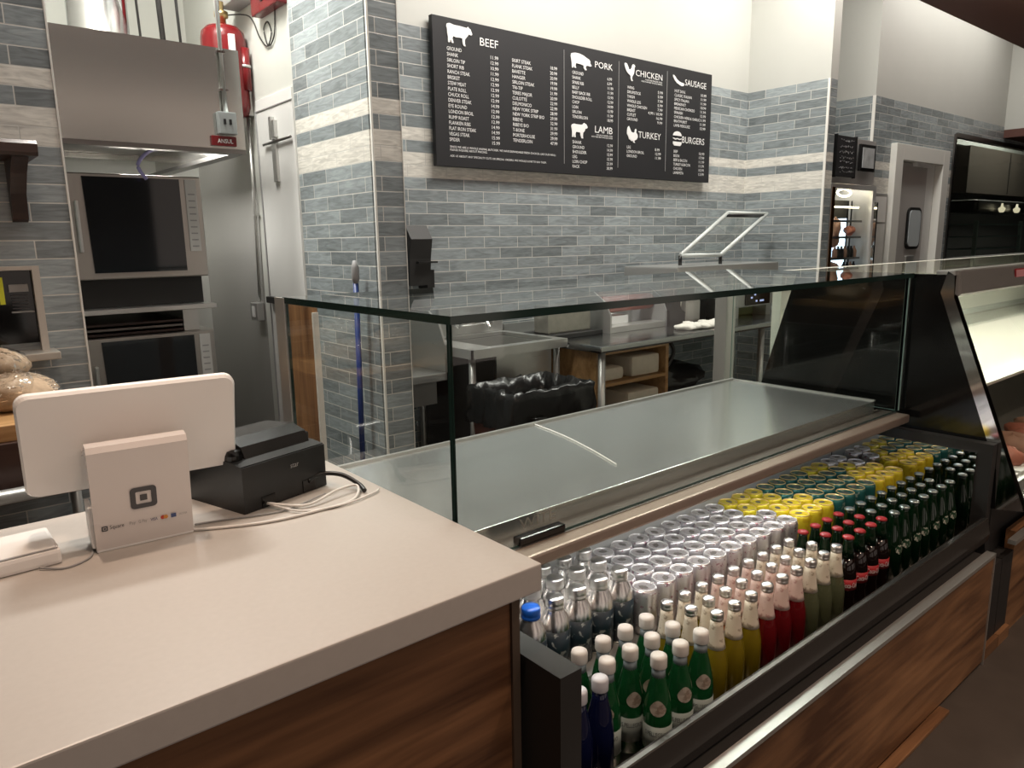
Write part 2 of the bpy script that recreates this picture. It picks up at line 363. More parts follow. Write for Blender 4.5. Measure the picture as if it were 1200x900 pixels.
# swing door in its pale frame
fr = MB().box(DX0 - 0.0, DX0 + 0.14, 2.80, 2.87, 0, 2.19, 0.004).box(DX1 - 0.14, DX1, 2.80, 2.87, 0, 2.19, 0.004).box(DX0 + 0.1402, DX1 - 0.1402, 2.80, 2.87, 2.06, 2.19, 0.004)
fo = struct('trim_8', fr, TRIMW)
dr = struct('door_1', MB().box(DX0 + 0.15, DX1 - 0.33, 2.86, 2.90, 0.02, 2.055, 0.003), pm('door_grey', (0.46, 0.44, 0.42), 0.4))
struct('wall_door_side', MB().box(DX1 - 0.33, DX1 - 0.14, 2.87, 3.9, 0, 2.2), PAINTW)
struct('wall_behind_door', MB().box(DX0 - 0.2, DX1, 3.9, 4.0, 0, 2.5), PAINTW)
def rr_poly(x0, x1, z0, z1, r, n=5):
    P = []
    for cx_, cz_, a0 in ((x1 - r, z1 - r, 0), (x0 + r, z1 - r, 90), (x0 + r, z0 + r, 180), (x1 - r, z0 + r, 270)):
        for k in range(n + 1):
            a = math.radians(a0 + 90 * k / n); P.append((cx_ + r * math.cos(a), cz_ + r * math.sin(a)))
    return P
rim = MB().prism(rr_poly(6.93, 7.21, 1.315, 1.68, 0.06), 'y', 2.845, 2.86).build('window_rim', BLACK, dr)
MB().prism(rr_poly(6.955, 7.185, 1.34, 1.655, 0.05), 'y', 2.838, 2.846).build('window_pane', pm('bright_pane', (0.55, 0.6, 0.62), 0.1), dr)
B(6.66, 6.70, 2.83, 2.86, 1.88, 2.03).build('hinge', BLACK, dr)
B(6.95, 7.12, 2.84, 2.86, 1.17, 1.26, 0.01).build('push_plate', STEEL, dr)
B(6.98, 7.28, 2.82, 2.86, 2.03, 2.06).build('closer', WHITE, dr)
# window to the next room
wn = struct('window_1', B(7.84, 16.9, 2.855, 2.862, 1.22, 2.34), GLASSD)
MB().box(7.836, 17, 2.835, 2.885, 2.335, 2.375).box(7.80, 7.835, 2.835, 2.885, 1.2, 2.36).box(7.836, 17, 2.80, 2.885, 1.185, 1.215).build('window_frame', STEELK, wn)
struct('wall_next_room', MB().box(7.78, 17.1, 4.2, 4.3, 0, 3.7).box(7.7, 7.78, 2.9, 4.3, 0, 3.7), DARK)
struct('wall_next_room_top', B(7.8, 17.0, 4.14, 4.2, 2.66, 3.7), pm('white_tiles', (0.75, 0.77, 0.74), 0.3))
struct('wall_street_side', B(-3, 17.2, -3, -2.9, 0, 2.8), pm('dim_wall', (0.16, 0.12, 0.10), 0.6, noise=0.4, nscale=1.5))
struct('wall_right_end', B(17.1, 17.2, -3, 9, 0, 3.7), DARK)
struct('wall_left_end', B(-3, -2.9, -3, 5.15, 0, 3.7), pm('dim_wall_b', (0.3, 0.27, 0.24), 0.6))
# flush white service door in the kitchen side wall
sd = struct('door_2', MB().box(1.590, 1.600, 3.545, 4.0, 0, 2.19, 0.002), PAINTW)
B(1.586, 1.592, 3.545, 4.02, 2.13, 2.135).build('door_seam', GREY, sd)
B(1.584, 1.592, 3.995, 4.003, 0.0, 2.13).build('door_seam', GREY, sd)

# ============================================================ MENU BOARD
mx0, mx1, mz0, mz1, mY = 2.29, 4.695, 1.842, 2.589, 3.352
mbd = thing('menu_board', 'long black price board with white animal pictures hung on the tiled wall', 'menu board', (mx0, mY, mz0))
B(mx0, mx1, mY, mY + 0.03, mz0, mz1, 0.002).build('board', CHALK, mbd)
for x_ in (2.5, 4.5): B(x_, x_ + .03, mY + 0.03, WY, 1.9, 2.5).build('wall_bracket', STEELK, mbd)
O = (0, mY - 0.002, 0)
def T(s, box, nm, al='LEFT', sp=1.0): return text_fit(s, box, nm, LETTER, mbd, O, align=al, spacing=sp)
for s, b in (('BEEF', (2.597, 2.723, 2.482, 2.522)), ('PORK', (3.488, 3.648, 2.484, 2.521)), ('CHICKEN', (3.867, 4.137, 2.482, 2.520)), ('SAUSAGE', (4.383, 4.626, 2.482, 2.522)),
             ('LAMB', (3.491, 3.652, 2.102, 2.142)), ('TURKEY', (3.902, 4.134, 2.100, 2.141)), ('BURGERS', (4.367, 4.624, 2.100, 2.144))): T(s, b, 'heading')
T('GROUND\nSHANK\nSIRLOIN TIP\nSHORT RIB\nRANCH STEAK\nBRISKET\nSTEW MEAT\nPLATE ROLL\nCHUCK ROLL\nDENVER STEAK\nEYE ROUND\nLONDON BROIL\nRUMP ROAST\nFLANKEN RIBS\nFLAT IRON STEAK\nVEGAS STEAK\nSPIDER', (2.376, 2.556, 1.973, 2.447), 'item_list', sp=1.1)
T('11.99\n12.99\n10.99\n11.99\n12.99\n12.99\n12.99\n12.99\n12.99\n14.99\n12.99\n12.99\n12.99\n14.99\n14.99\n15.99\n15.99', (2.668, 2.722, 1.973, 2.440), 'price_list', sp=1.1)
T('SKIRT STEAK\nFLANK STEAK\nBAVETTE\nHANGER\nSIRLOIN STEAK\nTRI-TIP\nTERES MAJOR\nCULOTTE\nDELMONICO\nNEW YORK STRIP\nNEW YORK STRIP B/O\nRIBEYE\nRIBEYE B/O\nT-BONE\nPORTERHOUSE\nTENDERLOIN', (2.820, 3.062, 2.000, 2.447), 'item_list', sp=1.1)
T('18.99\n20.99\n20.99\n19.99\n19.99\n21.99\n20.99\n22.99\n22.99\n28.99\n29.99\n32.99\n31.99\n29.99\n29.99\n47.99', (3.110, 3.167, 2.002, 2.443), 'price_list', sp=1.1)
T('GROUND\nSHANK\nSPARE RIB\nBELLY\nBABY BACK RIB\nSHOULDER ROLL\nCHOP\nLOIN\nSIRLOIN\nTENDERLOIN', (3.292, 3.463, 2.172, 2.442), 'item_list', sp=1.1)
T('6.99\n6.99\n11.99\n11.99\n13.99\n12.99\n14.99\n13.99\n11.99\n18.99', (3.600, 3.654, 2.175, 2.440), 'price_list', sp=1.1)
T('SHANK\nGROUND\nSHOULDER\nLEG\nLOIN CHOP\nRACK', (3.294, 3.422, 1.880, 2.042), 'item_list', sp=1.1)
T('12.99\n14.99\n15.99\n15.99\n23.99\n30.99', (3.600, 3.654, 1.882, 2.040), 'price_list', sp=1.1)
T('WING\nDRUMSTICK\nTHIGH\nWHOLE LEG\nWHOLE CHICKEN\nBREAST\nCUTLET\nGROUND', (3.787, 3.983, 2.202, 2.413), 'item_list', sp=1.1)
T('5.99\n5.99\n7.99\n5.99\n7.99\n4.99 / 10.99\n16.99\n9.99', (3.997, 4.145, 2.202, 2.413), 'price_list', 'RIGHT', 1.1)
T('LEG\nLONDON BROIL\nGROUND', (3.790, 3.962, 1.972, 2.044), 'item_list', sp=1.1)
T('8.99\n12.99\n11.99', (4.075, 4.137, 1.972, 2.044), 'price_list', sp=1.1)
T('HOT DOG\nCLASSIC ITALIAN\nSPICY ITALIAN\nBREAKFAST\nMEXICAN CHORIZO\nSPANISH\nCHICKEN HERB & GARLIC\nBRATWURST\nLAMB MERGUEZ', (4.271, 4.560, 2.202, 2.445), 'item_list', sp=1.1)
T('10.99\n11.99\n11.99\n10.99\n11.99\n12.99\n11.99\n11.99\n13.99', (4.568, 4.630, 2.202, 2.445), 'price_list', sp=1.1)
T('BEEF\nBISON\nBEEF & BACON\nTURKEY & BACON\nCHICKEN\nLAMB/FETA', (4.276, 4.466, 1.886, 2.047), 'item_list', sp=1.1)
T('10.99\n17.99\n11.99\n11.99\n10.99\n13.99', (4.567, 4.629, 1.886, 2.047), 'price_list', sp=1.1)
T('SINCE WE ARE A WHOLE ANIMAL BUTCHER, WE HAVE EXPANDABLE FRESH CHOICES, LIKE OUR MENU.\nPLEASE INQUIRE ABOUT PRICING.\n\nASK US ABOUT ANY SPECIALTY CUTS OR SPECIAL ORDERS. WE WOULD LOVE TO DO THEM.', (2.378, 3.155, 1.892, 1.950), 'fine_print')
T('PASTURE RAISED AND\nFREE RANGE WHOLE BIRDS', (3.925, 4.137, 2.452, 2.474), 'fine_print', 'RIGHT')
T('LOCALLY RAISED AND\nPASTURE FED WHOLE LAMBS', (3.462, 3.652, 2.072, 2.093), 'fine_print', 'RIGHT')
for x in (3.223, 3.705, 4.188): B(x, x + 0.003, mY - 0.002, mY, 1.90, 2.55).build('divider_line', GREY, mbd)
def icon(nm, pts, box):
    u0, u1, v0, v1 = box
    P = [(u0 + p[0] * (u1 - u0), v0 + p[1] * (v1 - v0)) for p in pts]
    MB().prism(P, 'y', mY - 0.004, mY).build(nm, LETTER, mbd)
COW = [(0, .83), (.02, .95), (.12, 1), (.3, .95), (.55, .95), (.72, .93), (.80, .93), (.84, 1.0), (.88, .92), (.93, .90), (1, .66), (.96, .60), (.86, .62), (.80, .50), (.74, .40), (.70, .32), (.70, .12), (.73, 0), (.66, 0), (.62, .10), (.60, .36), (.52, .38), (.35, .36), (.26, .40), (.22, .28), (.26, .06), (.20, .05), (.14, .24), (.12, .06), (.05, .05), (.05, .3), (.03, .5), (.02, .7)]
PIG = [(0, .75), (.03, .92), (.08, .95), (.2, 1), (.4, 1), (.6, .92), (.76, .80), (.88, .72), (.93, .62), (.92, .50), (1, .36), (.94, .30), (.82, .33), (.74, .30), (.70, .18), (.76, .03), (.68, 0), (.62, .12), (.60, .3), (.40, .34), (.24, .36), (.22, .18), (.25, .05), (.18, .05), (.13, .18), (.12, .03), (.06, .02), (.05, .28), (.03, .5)]
SHEEP = [(0, .70), (.04, .82), (.15, .88), (.35, .86), (.58, .86), (.70, .90), (.78, 1), (.86, .95), (.92, .92), (1, .75), (.96, .66), (.86, .64), (.82, .50), (.72, .36), (.70, .15), (.72, 0), (.62, 0), (.56, .18), (.54, .36), (.30, .38), (.24, .24), (.26, .03), (.18, .03), (.14, .24), (.12, .03), (.04, .03), (.05, .35)]
ROOST = [(0, .92), (.08, 1), (.22, .97), (.34, .80), (.42, .66), (.56, .66), (.68, .78), (.72, .92), (.80, 1), (.92, .98), (1, .88), (.93, .84), (.92, .62), (.86, .42), (.74, .28), (.70, .14), (.80, .02), (.66, 0), (.60, .12), (.58, .30), (.40, .38), (.22, .50), (.08, .70)]
TURKEY = [(.03, .72), (.08, .92), (.18, 1), (.30, .82), (.40, .66), (.58, .62), (.72, .66), (.74, .80), (.80, .88), (.88, .82), (.84, .66), (.98, .52), (1, .38), (.90, .22), (.74, .16), (.68, .10), (.76, 0), (.60, .02), (.56, .14), (.44, .08), (.34, .16), (.20, .20), (.12, .38), (.02, .52)]
SAUS = [(0, 1), (.02, .8), (.14, .5), (.34, .25), (.6, .08), (.82, 0), (.96, .06), (1, .22), (.94, .34), (.74, .36), (.52, .46), (.34, .62), (.2, .85), (.1, .98)]
icon('cow_picture', COW, (2.377, 2.545, 2.462, 2.562)); icon('pig_picture', PIG, (3.279, 3.458, 2.456, 2.545)); icon('sheep_picture', SHEEP, (3.284, 3.424, 2.058, 2.150))
icon('rooster_picture', ROOST, (3.757, 3.860, 2.445, 2.548)); icon('turkey_picture', TURKEY, (3.788, 3.895, 2.065, 2.166)); icon('sausage_picture', SAUS, (4.250, 4.372, 2.472, 2.535))
bw = [(0.5 + 0.5 * math.cos(a), 0.55 + 0.45 * math.sin(a)) for a in [PI * k / 12 for k in range(13)]]
icon('burger_picture', bw, (4.267, 4.359, 2.108, 2.172))
icon('burger_picture', [(0, .8), (0, 1), (.3, .85), (.5, 1), (.75, .82), (1, 1), (1, .75), (.75, .5), (.5, .75), (.3, .5)], (4.267, 4.359, 2.104, 2.128))
icon('burger_picture', [(0, .9), (1, .9), (1, .4), (.85, 0), (.15, 0), (0, .4)], (4.267, 4.359, 2.076, 2.106))

# ============================================================ DISPLAY CASE WITH DRINKS WELL
dc = thing('refrigerated_display_case', 'long glass topped counter case with steel deck and open drinks well beside the white counter', 'display case', (1.8, 1.5, 0))
prof = [(0.835, 0.0), (1.88, 0.0), (1.88, 0.72), (0.808, 0.72), (0.808, 0.42), (0.835, 0.36)]
MB().prism(prof, 'x', 0.766, 0.816).build('side_panel', BLACKM, dc)
MB().prism([(0.835, 0.0), (1.25, 0.0), (1.25, 0.735), (0.803, 0.735), (0.803, 0.42), (0.79, 0.34)], 'x', 2.785, 2.825).build('side_panel', BLACKM, dc)
B(0.817, 2.784, 0.84, 1.045, 0.335, 0.365).build('lower_shelf', STEELK, dc)
MB().box(0.817, 2.784, 1.045, 1.36, 0.453, 0.478).box(0.817, 2.784, 1.045, 1.055, 0.365, 0.453).build('upper_shelf', STEEL, dc)
B(0.817, 2.784, 1.36, 1.38, 0.2, 0.76).build('back_panel', pm('white_liner', (0.6, 0.6, 0.58), 0.4), dc)
MB().prism([(0.793, 0.475), (0.812, 0.475), (0.832, 0.40), (0.786, 0.40), (0.783, 0.425)], 'x', 0.817, 2.779).build('bumper', pm('smoked_bumper', (0.035, 0.032, 0.03), 0.18, 0.2), dc)
B(0.817, 2.775, 0.793, 0.803, 0.4755, 0.481).build('bumper_trim', STEELK, dc)
MB().prism([(0.850, 0.37), (1.355, 0.37), (1.355, 0.70), (0.850, 0.70)], 'x', 2.780, 2.7845).build('end_mirror', pm('mirror', (0.80, 0.80, 0.80), 0.02, 1.0), dc)
B(0.817, 2.66, 0.757, 0.80, 0.33, 0.392).build('bumper_base', BLACKM, dc)
B(0.75, 2.665, 0.732, 0.752, 0.012, 0.392).build('front_panel', WOODF, dc)
MB().box(0.75, 2.668, 0.728, 0.756, 0.392, 0.404).box(2.665, 2.672, 0.728, 0.756, 0.0, 0.404).build('panel_trim', STEEL, dc)
B(0.75, 2.30, 0.700, 0.731, 0.0, 0.012, 0.002).build('kick_board', WOODF, dc)
B(0.82, 2.66, 0.76, 1.38, 0.0, 0.30).build('base', BLACKM, dc)
# ledge and nosing
B(0.80, 2.785, 1.078, 1.20, 0.766, 0.796, 0.006).build('nosing', NOSE, dc)
B(0.82, 2.78, 1.12, 1.186, 0.7962, 0.798).build('ledge_strip', pm('ledge_metal', (0.40, 0.37, 0.34), 0.25, 0.9), dc)
B(0.95, 1.085, 1.125, 1.150, 0.798, 0.816, 0.004).build('black_clip', BLACKG, dc)
B(0.80, 2.785, 1.20, 1.86, 0.74, 0.79).build('deck_base', STEEL, dc)
dk = MB().box(0.86, 2.735, 1.186, 1.80, 0.790, 0.836, 0.0012).build('deck', STEELD, dc)
MB().box(0.86, 2.74, 1.79, 1.802, 0.836, 0.843).box(2.728, 2.74, 1.186, 1.80, 0.836, 0.841).build('deck_rim', STEEL, dk)
text_fit('WITE', (1.00, 1.11, 0.806, 0.829), 'reflected_letters', pm('reflection_grey', (0.52, 0.49, 0.45), 0.4, 0.7), dk, (0, 1.1855, 0))  # letters reflected in the steel, drawn as flat grey lettering
# glass panes with their dark green cut edges
def pane(nm, x0, x1, y0, y1, z0, z1, thin, edge=None, parent=dc):
    mb = B(x0, x1, y0, y1, z0, z1); t = {'x': 0, 'y': 1, 'z': 2}[thin]
    mb.mi = []
    for f in mb.f:
        cs = [mb.v[i][t] for i in f]; mb.mi.append(0 if max(cs) - min(cs) < 1e-6 else 1)
    return mb.build(nm, [GLASS, edge or GEDGE], parent)
pane('top_glass', 0.785, 2.828, 1.122, 1.895, 1.2885, 1.305, 'z')
pane('front_glass', 0.792, 2.80, 1.128, 1.137, 0.799, 1.288, 'y')
pane('side_glass', 0.786, 0.794, 1.138, 1.88, 0.80, 1.288, 'x')
pane('side_glass', 2.797, 2.805, 1.138, 1.85, 0.80, 1.288, 'x', GEDGEL)
B(2.80, 2.808, 1.126, 1.137, 0.80, 1.288).build('corner_seal', GEDGEL, dc)
B(0.783, 0.790, 1.884, 1.945, 0.0, 1.303, 0.001).build('post', STEEL, dc)
B(2.775, 2.845, 1.865, 1.925, 0.0, 1.289, 0.002).build('post', STEEL, dc)
B(0.83, 2.77, 1.86, 1.88, 0.0, 0.79).build('rear_panel', STEEL, dc)
B(0.9, 2.75, 1.10, 1.13, 0.7655, 0.7660).build('light_strip', LEDC, dc)
curve_line = MB().tube(smooth_path([(1.58, 1.785, .839), (1.55, 1.62, .839), (1.50, 1.45, .839), (1.445, 1.30, .839)]), 0.0022, 6).build('deck_line', WHITEG, dk)  # thin pale bead drawn in a curve across the deck

# ============================================================ DRINKS
def liquid_mat(name, c, tr=0.35, rough=0.06): return pm(name, c, rough, trans=tr, ior=1.33, coat=0.6)
M_BLUE = liquid_mat('blue_glass', (0.004, 0.006, 0.035), 0.1)
M_GREENW = liquid_mat('green_glass', (0.012, 0.12, 0.035), 0.55)
M_GREENL = liquid_mat('green_glass_full', (0.006, 0.10, 0.03), 0.3)
M_GREENB = liquid_mat('dark_green_glass', (0.004, 0.022, 0.008), 0.3)
M_COLA = liquid_mat('cola', (0.010, 0.005, 0.004), 0.2)
M_CLEARN = liquid_mat('neck_glass', (0.55, 0.6, 0.55), 0.85)
SODA = {'yellow': liquid_mat('soda_yellow', (0.30, 0.23, 0.015), 0.4), 'orange': liquid_mat('soda_orange', (0.50, 0.14, 0.02), 0.4), 'red': liquid_mat('soda_red', (0.20, 0.008, 0.012), 0.4),
        'pale': liquid_mat('soda_pale', (0.17, 0.19, 0.10), 0.5)}
CAPW = pm('white_cap', (0.60, 0.57, 0.53), 0.45); CAPS = pm('silver_cap', (0.75, 0.74, 0.72), 0.28, 1.0)
CAPR = pm('red_cap', (0.33, 0.02, 0.025), 0.35); CAPD = pm('steel_green_cap', (0.35, 0.40, 0.38), 0.3, 0.8); CAPB = pm('blue_cap', (0.01, 0.09, 0.42), 0.35)
def print_mat(name, base, ink, scale=60, thr=0.52, metal=0, rough=0.4, stretch=(1, 1, 1)):
    m, nt, b = newmat(name); N = nt.nodes; L = nt.links
    tc = N.new('ShaderNodeTexCoord'); mp = N.new('ShaderNodeMapping'); mp.inputs['Scale'].default_value = stretch; L.new(tc.outputs['Object'], mp.inputs[0])
    n = N.new('ShaderNodeTexNoise'); n.inputs['Scale'].default_value = scale; n.inputs['Detail'].default_value = 2; L.new(mp.outputs[0], n.inputs[0])
    r = N.new('ShaderNodeValToRGB'); r.color_ramp.elements[0].position = thr; r.color_ramp.elements[0].color = (*base, 1); r.color_ramp.elements[1].position = thr + 0.05; r.color_ramp.elements[1].color = (*ink, 1)
    L.new(n.outputs['Fac'], r.inputs[0]); L.new(r.outputs[0], b.inputs['Base Color']); b.inputs['Metallic'].default_value = metal; b.inputs['Roughness'].default_value = rough
    return m
LABW = pm('water_label', (0.30, 0.35, 0.33), 0.5); LABTAG = print_mat('neck_seal', (0.33, 0.29, 0.24), (0.22, 0.17, 0.13), 90)
NECKL = print_mat('cream_neck_label', (0.66, 0.60, 0.48), (0.40, 0.34, 0.25), 75, 0.60)
NECKP = print_mat('pink_neck_label', (0.68, 0.52, 0.46), (0.50, 0.30, 0.27), 75, 0.60)
NECKG = print_mat('green_neck_label', (0.62, 0.63, 0.52), (0.25, 0.33, 0.22), 75, 0.56)
LABR = pm('red_label', (0.40, 0.02, 0.025), 0.45)
TEALP = print_mat('teal_print', (0.006, 0.016, 0.024), (0.20, 0.22, 0.21), 70, 0.60)
ALU = pm('brushed_aluminium', (0.72, 0.70, 0.68), 0.27, 1.0)
CANW = print_mat('white_can_print', (0.62, 0.61, 0.63), (0.36, 0.22, 0.27), 120, 0.62, 0.75, 0.28)
CANY = print_mat('yellow_can_print', (0.72, 0.60, 0.03), (0.62, 0.46, 0.02), 40, 0.6, 0.2, 0.3)
CANT = print_mat('teal_can_print', (0.02, 0.13, 0.12), (0.35, 0.45, 0.38), 50, 0.62, 0.3, 0.3)
LIDS = pm('silver_lid', (0.82, 0.82, 0.82), 0.30, 0.55); LIDG = pm('gold_lid', (0.85, 0.66, 0.30), 0.30, 0.5)

def wrap_text(s, r, zc, h, wd, a0, name, mat, parent):
    vs, fs = text_mesh(s)
    x0 = min(v.x for v in vs); x1 = max(v.x for v in vs); y0 = min(v.y for v in vs); y1 = max(v.y for v in vs)
    mb = MB(); P = []
    for v in vs:
        u = (v.x - x0) / (x1 - x0) - .5; q = (v.y - y0) / (y1 - y0) - .5
        a = a0 + u * wd / r; P.append((r * math.cos(a), r * math.sin(a), zc + q * h))
    mb.add(P, fs); return mb.build(name, mat, parent, local=True)
FACE = math.radians(-118)     # towards the shopper
def patch(r0, zc, w_, h, name, mat, parent, drop=False, rf=None):
    """a paper seal curved round the bottle"""
    mb = MB(); P = []; n = 18
    for k in range(n):
        t = 2 * PI * k / n; x = math.cos(t); y = math.sin(t)
        if drop: x *= 1 - 0.30 * max(0, y)
        z = zc + y * h / 2; a = FACE + x * w_ / 2 / r0; r = (rf(z) if rf else r0) + 0.0012
        P.append((r * math.cos(a), r * math.sin(a), z))
    r = (rf(zc) if rf else r0) + 0.0014
    P.append((r * math.cos(FACE), r * math.sin(FACE), zc))
    mb.add(P, [(k, (k + 1) % n, n) for k in range(n)]); return mb.build(name, mat, parent, local=True)

def lerp_prof(prof):
    def f(z):
        for (r0, z0), (r1, z1) in zip(prof, prof[1:]):
            if z0 <= z <= z1 and z1 > z0: return r0 + (r1 - r0) * (z - z0) / (z1 - z0)
        return prof[-1][0]
    return f
TABG = pm('tab_grey', (0.22, 0.21, 0.20), 0.35, 0.6)
def proto(name, cat): return thing(name, 'x', cat)
H = 0.235
def water_bottle():
    t = proto('water_bottle', 'bottle')
    pf = [(0.028, 0), (0.0305, 0.004), (0.0305, 0.100), (0.0295, 0.118), (0.0260, 0.140), (0.0205, 0.165), (0.0160, 0.182), (0.0135, 0.196), (0.0130, 0.212)]
    MB().lathe(pf, n=20).build('glass_body', M_GREENW, t, True)
    MB().lathe([(0.0150, 0.186), (0.0142, 0.206)], n=18).build('neck_band', pm('neck_foil', (0.28, 0.33, 0.35), 0.4, 0.4) if 'neck_foil' not in MATS else MATS['neck_foil'], t, True)
    MB().lathe([(0.0168, 0.208), (0.0175, 0.210), (0.0175, 0.229), (0.0163, 0.2335), (0.008, 0.235)], n=18).build('cap', CAPW, t, True)
    lb = MB().lathe([(0.0309, 0.030), (0.0309, 0.086)], n=20).build('paper_label', LABW, t, True)
    wrap_text('S.PELLEGRINO', 0.0313, 0.070, 0.010, 0.056, FACE, 'lettering', SLATE, lb)
    patch(0.024, 0.128, 0.029, 0.034, 'neck_seal', LABTAG, t, True, lerp_prof(pf))
    return t
def blue_bottle():
    t = proto('blue_bottle', 'bottle')
    MB().lathe([(0.026, 0), (0.0290, 0.004), (0.0290, 0.11), (0.0275, 0.135), (0.022, 0.165), (0.0165, 0.190), (0.0140, 0.212)], n=20).build('glass_body', M_BLUE, t, True)
    MB().lathe([(0.0165, 0.208), (0.0170, 0.210), (0.0170, 0.230), (0.0155, 0.2335), (0.008, 0.235)], n=18).build('cap', pm('pale_blue_cap', (0.50, 0.50, 0.54), 0.4) if 'pale_blue_cap' not in MATS else MATS['pale_blue_cap'], t, True)
    return t
def soda_bottle(c, neck):
    t = proto('soda_bottle', 'bottle')
    pf = [(0.026, 0), (0.0292, 0.004), (0.0292, 0.098), (0.0280, 0.118), (0.0240, 0.138), (0.0195, 0.160), (0.0165, 0.182), (0.0145, 0.202), (0.0135, 0.220)]
    f = lerp_prof(pf)
    MB().lathe(pf, n=18).build('glass_body', SODA[c], t, True)
    MB().lathe([(f(z) + 0.0006, z) for z in (0.148, 0.160, 0.182, 0.202, 0.215)], n=18).build('neck_label', neck, t, True)
    MB().lathe([(0.0142, 0.215), (0.0152, 0.217), (0.0152, 0.222), (0.0144, 0.223), (0.0154, 0.225), (0.0152, 0.232), (0.0136, 0.2345), (0.006, 0.235)], n=18).build('cap', CAPS, t, True)
    return t
def crown(t, m, z=0.228):
    P = []
    n = 21
    pr = [(0.0156, z), (0.0160, z + 0.002), (0.0146, z + 0.005), (0.0125, z + 0.0065), (0.004, z + 0.007)]
    MB().lathe(pr, n=n).build('crown_cap', m, t, True)
def cola_bottle():
    t = proto('cola_bottle', 'bottle')
    pf = [(0.024, 0), (0.0295, 0.004), (0.0290, 0.03), (0.0265, 0.055), (0.0295, 0.080), (0.0295, 0.112), (0.0265, 0.138), (0.0195, 0.170), (0.0145, 0.200), (0.0120, 0.218), (0.0130, 0.228)]
    MB().lathe(pf[:8], n=18).build('glass_body', M_COLA, t, True)
    MB().lathe(pf[7:], n=16).build('glass_neck', M_GREENB, t, True)
    lb = MB().lathe([(0.0300, 0.080), (0.0300, 0.112)], n=18).build('red_label', LABR, t, True)
    wrap_text('Coca-Cola', 0.0304, 0.096, 0.015, 0.050, FACE, 'lettering', LETTER, lb)
    crown(t, CAPR); return t
def green_bottle():
    t = proto('green_bottle', 'bottle')
    pf = [(0.025, 0), (0.0295, 0.004), (0.0295, 0.115), (0.0275, 0.138), (0.0205, 0.166), (0.0150, 0.192), (0.0120, 0.216), (0.0130, 0.228)]
    MB().lathe(pf, n=18).build('glass_body', M_GREENB, t, True)
    patch(0.028, 0.120, 0.026, 0.030, 'white_emblem', print_mat('emblem', (0.01, 0.05, 0.02), (0.5, 0.5, 0.42), 110, 0.5) if 'emblem' not in MATS else MATS['emblem'], t, False, lerp_prof(pf))
    crown(t, CAPD); return t
def aluminium_bottle(cap):
    t = proto('aluminium_bottle', 'bottle')
    MB().lathe([(0.031, 0), (0.0345, 0.004), (0.0345, 0.112), (0.0330, 0.124), (0.0280, 0.140), (0.0225, 0.150), (0.0205, 0.155), (0.0205, 0.160)], n=22).build('metal_body', ALU, t, True)
    MB().lathe([(0.0349, 0.006), (0.0349, 0.110)], n=22).build('printed_sleeve', TEALP, t, True)
    MB().lathe([(0.0208, 0.156), (0.0213, 0.158), (0.0213, 0.162), (0.0200, 0.164), (0.0207, 0.166), (0.0207, 0.178), (0.0190, 0.181), (0.006, 0.182)], n=22).build('screw_cap', cap, t, True)
    return t
def can(body, lid):
    t = proto('drink_can', 'can')
    MB().lathe([(0.024, 0), (0.028, 0.004), (0.0328, 0.014), (0.0328, 0.106), (0.0312, 0.114), (0.0290, 0.119)], n=22).build('can_body', body, t, True)
    MB().lathe([(0.0290, 0.1185), (0.0294, 0.1210), (0.0284, 0.1222), (0.0272, 0.1205), (0.0262, 0.1140), (0.0245, 0.1140), (0.0240, 0.1165), (0.004, 0.1165)], n=22).build('lid', lid, t, True)
    MB().prism([(0.005 + 0.008 * math.cos(a), 0.012 * math.sin(a)) for a in [2 * PI * k / 10 for k in range(10)]], 'z', 0.1165, 0.1195).prism([(-0.009 + 0.006 * math.cos(a), 0.008 * math.sin(a)) for a in [2 * PI * k / 10 for k in range(10)]], 'z', 0.1165, 0.1170).build('pull_tab', TABG, t, True)
    return t
protos = {}
def drink(key, maker, loc, label, group, rot=None):
    if key not in protos: protos[key] = maker(); o = protos[key]
    else: o = copy_tree(protos[key])
    o.location = loc; o.rotation_euler = (0, 0, random.uniform(-0.5, 0.5) if rot is None else rot)
    o['label'] = label; o['group'] = group; return o
ORD = ['first', 'second', 'third', 'fourth', 'fifth', 'sixth', 'seventh', 'eighth', 'ninth', 'tenth', 'eleventh', 'twelfth', 'thirteenth', 'fourteenth', 'fifteenth', 'sixteenth', 'seventeenth', 'eighteenth', 'nineteenth', 'twentieth']
ZB = 0.3655; ZC = 0.4785
for k, (x, y) in enumerate(((0.897, 0.896), (0.957, 0.897), (0.924, 0.955))):
    drink('blue', blue_bottle, (x, y, ZB), ['dark blue glass bottle in the front row right against the black end panel', 'dark blue glass bottle in the front row next to the green bottles', 'dark blue glass bottle standing behind the two others'][k], 'dark blue water bottles')
for row, xs, y in (('front', [1.106 + .072 * k for k in range(3)], 0.872), ('middle', [1.014 + .071 * k for k in range(4)], 0.931), ('back', [0.995 + .072 * k for k in range(4)], 0.992)):
    for k, x in enumerate(xs): drink('water', water_bottle, (x, y, ZB), 'green glass water bottle with white cap, %s from the left in their %s row' % (ORD[k], row), 'green water bottles', random.uniform(-.45, .45))
necks = {'yellow': NECKL, 'orange': NECKP, 'red': NECKP, 'pale': NECKL}
rows = (('front', 1.346, .0700, 0.898, ['yellow', 'yellow', 'yellow', 'red', 'red', 'red', 'pale', 'pale', 'pale']),
        ('middle', 1.320, .0690, 0.951, ['yellow', 'yellow', 'orange', 'orange', 'red', 'red', 'red', 'pale', 'pale']),
        ('back', 1.300, .0683, 1.005, ['yellow', 'yellow', 'yellow', 'red', 'red', 'red', 'pale', 'pale', 'pale']))
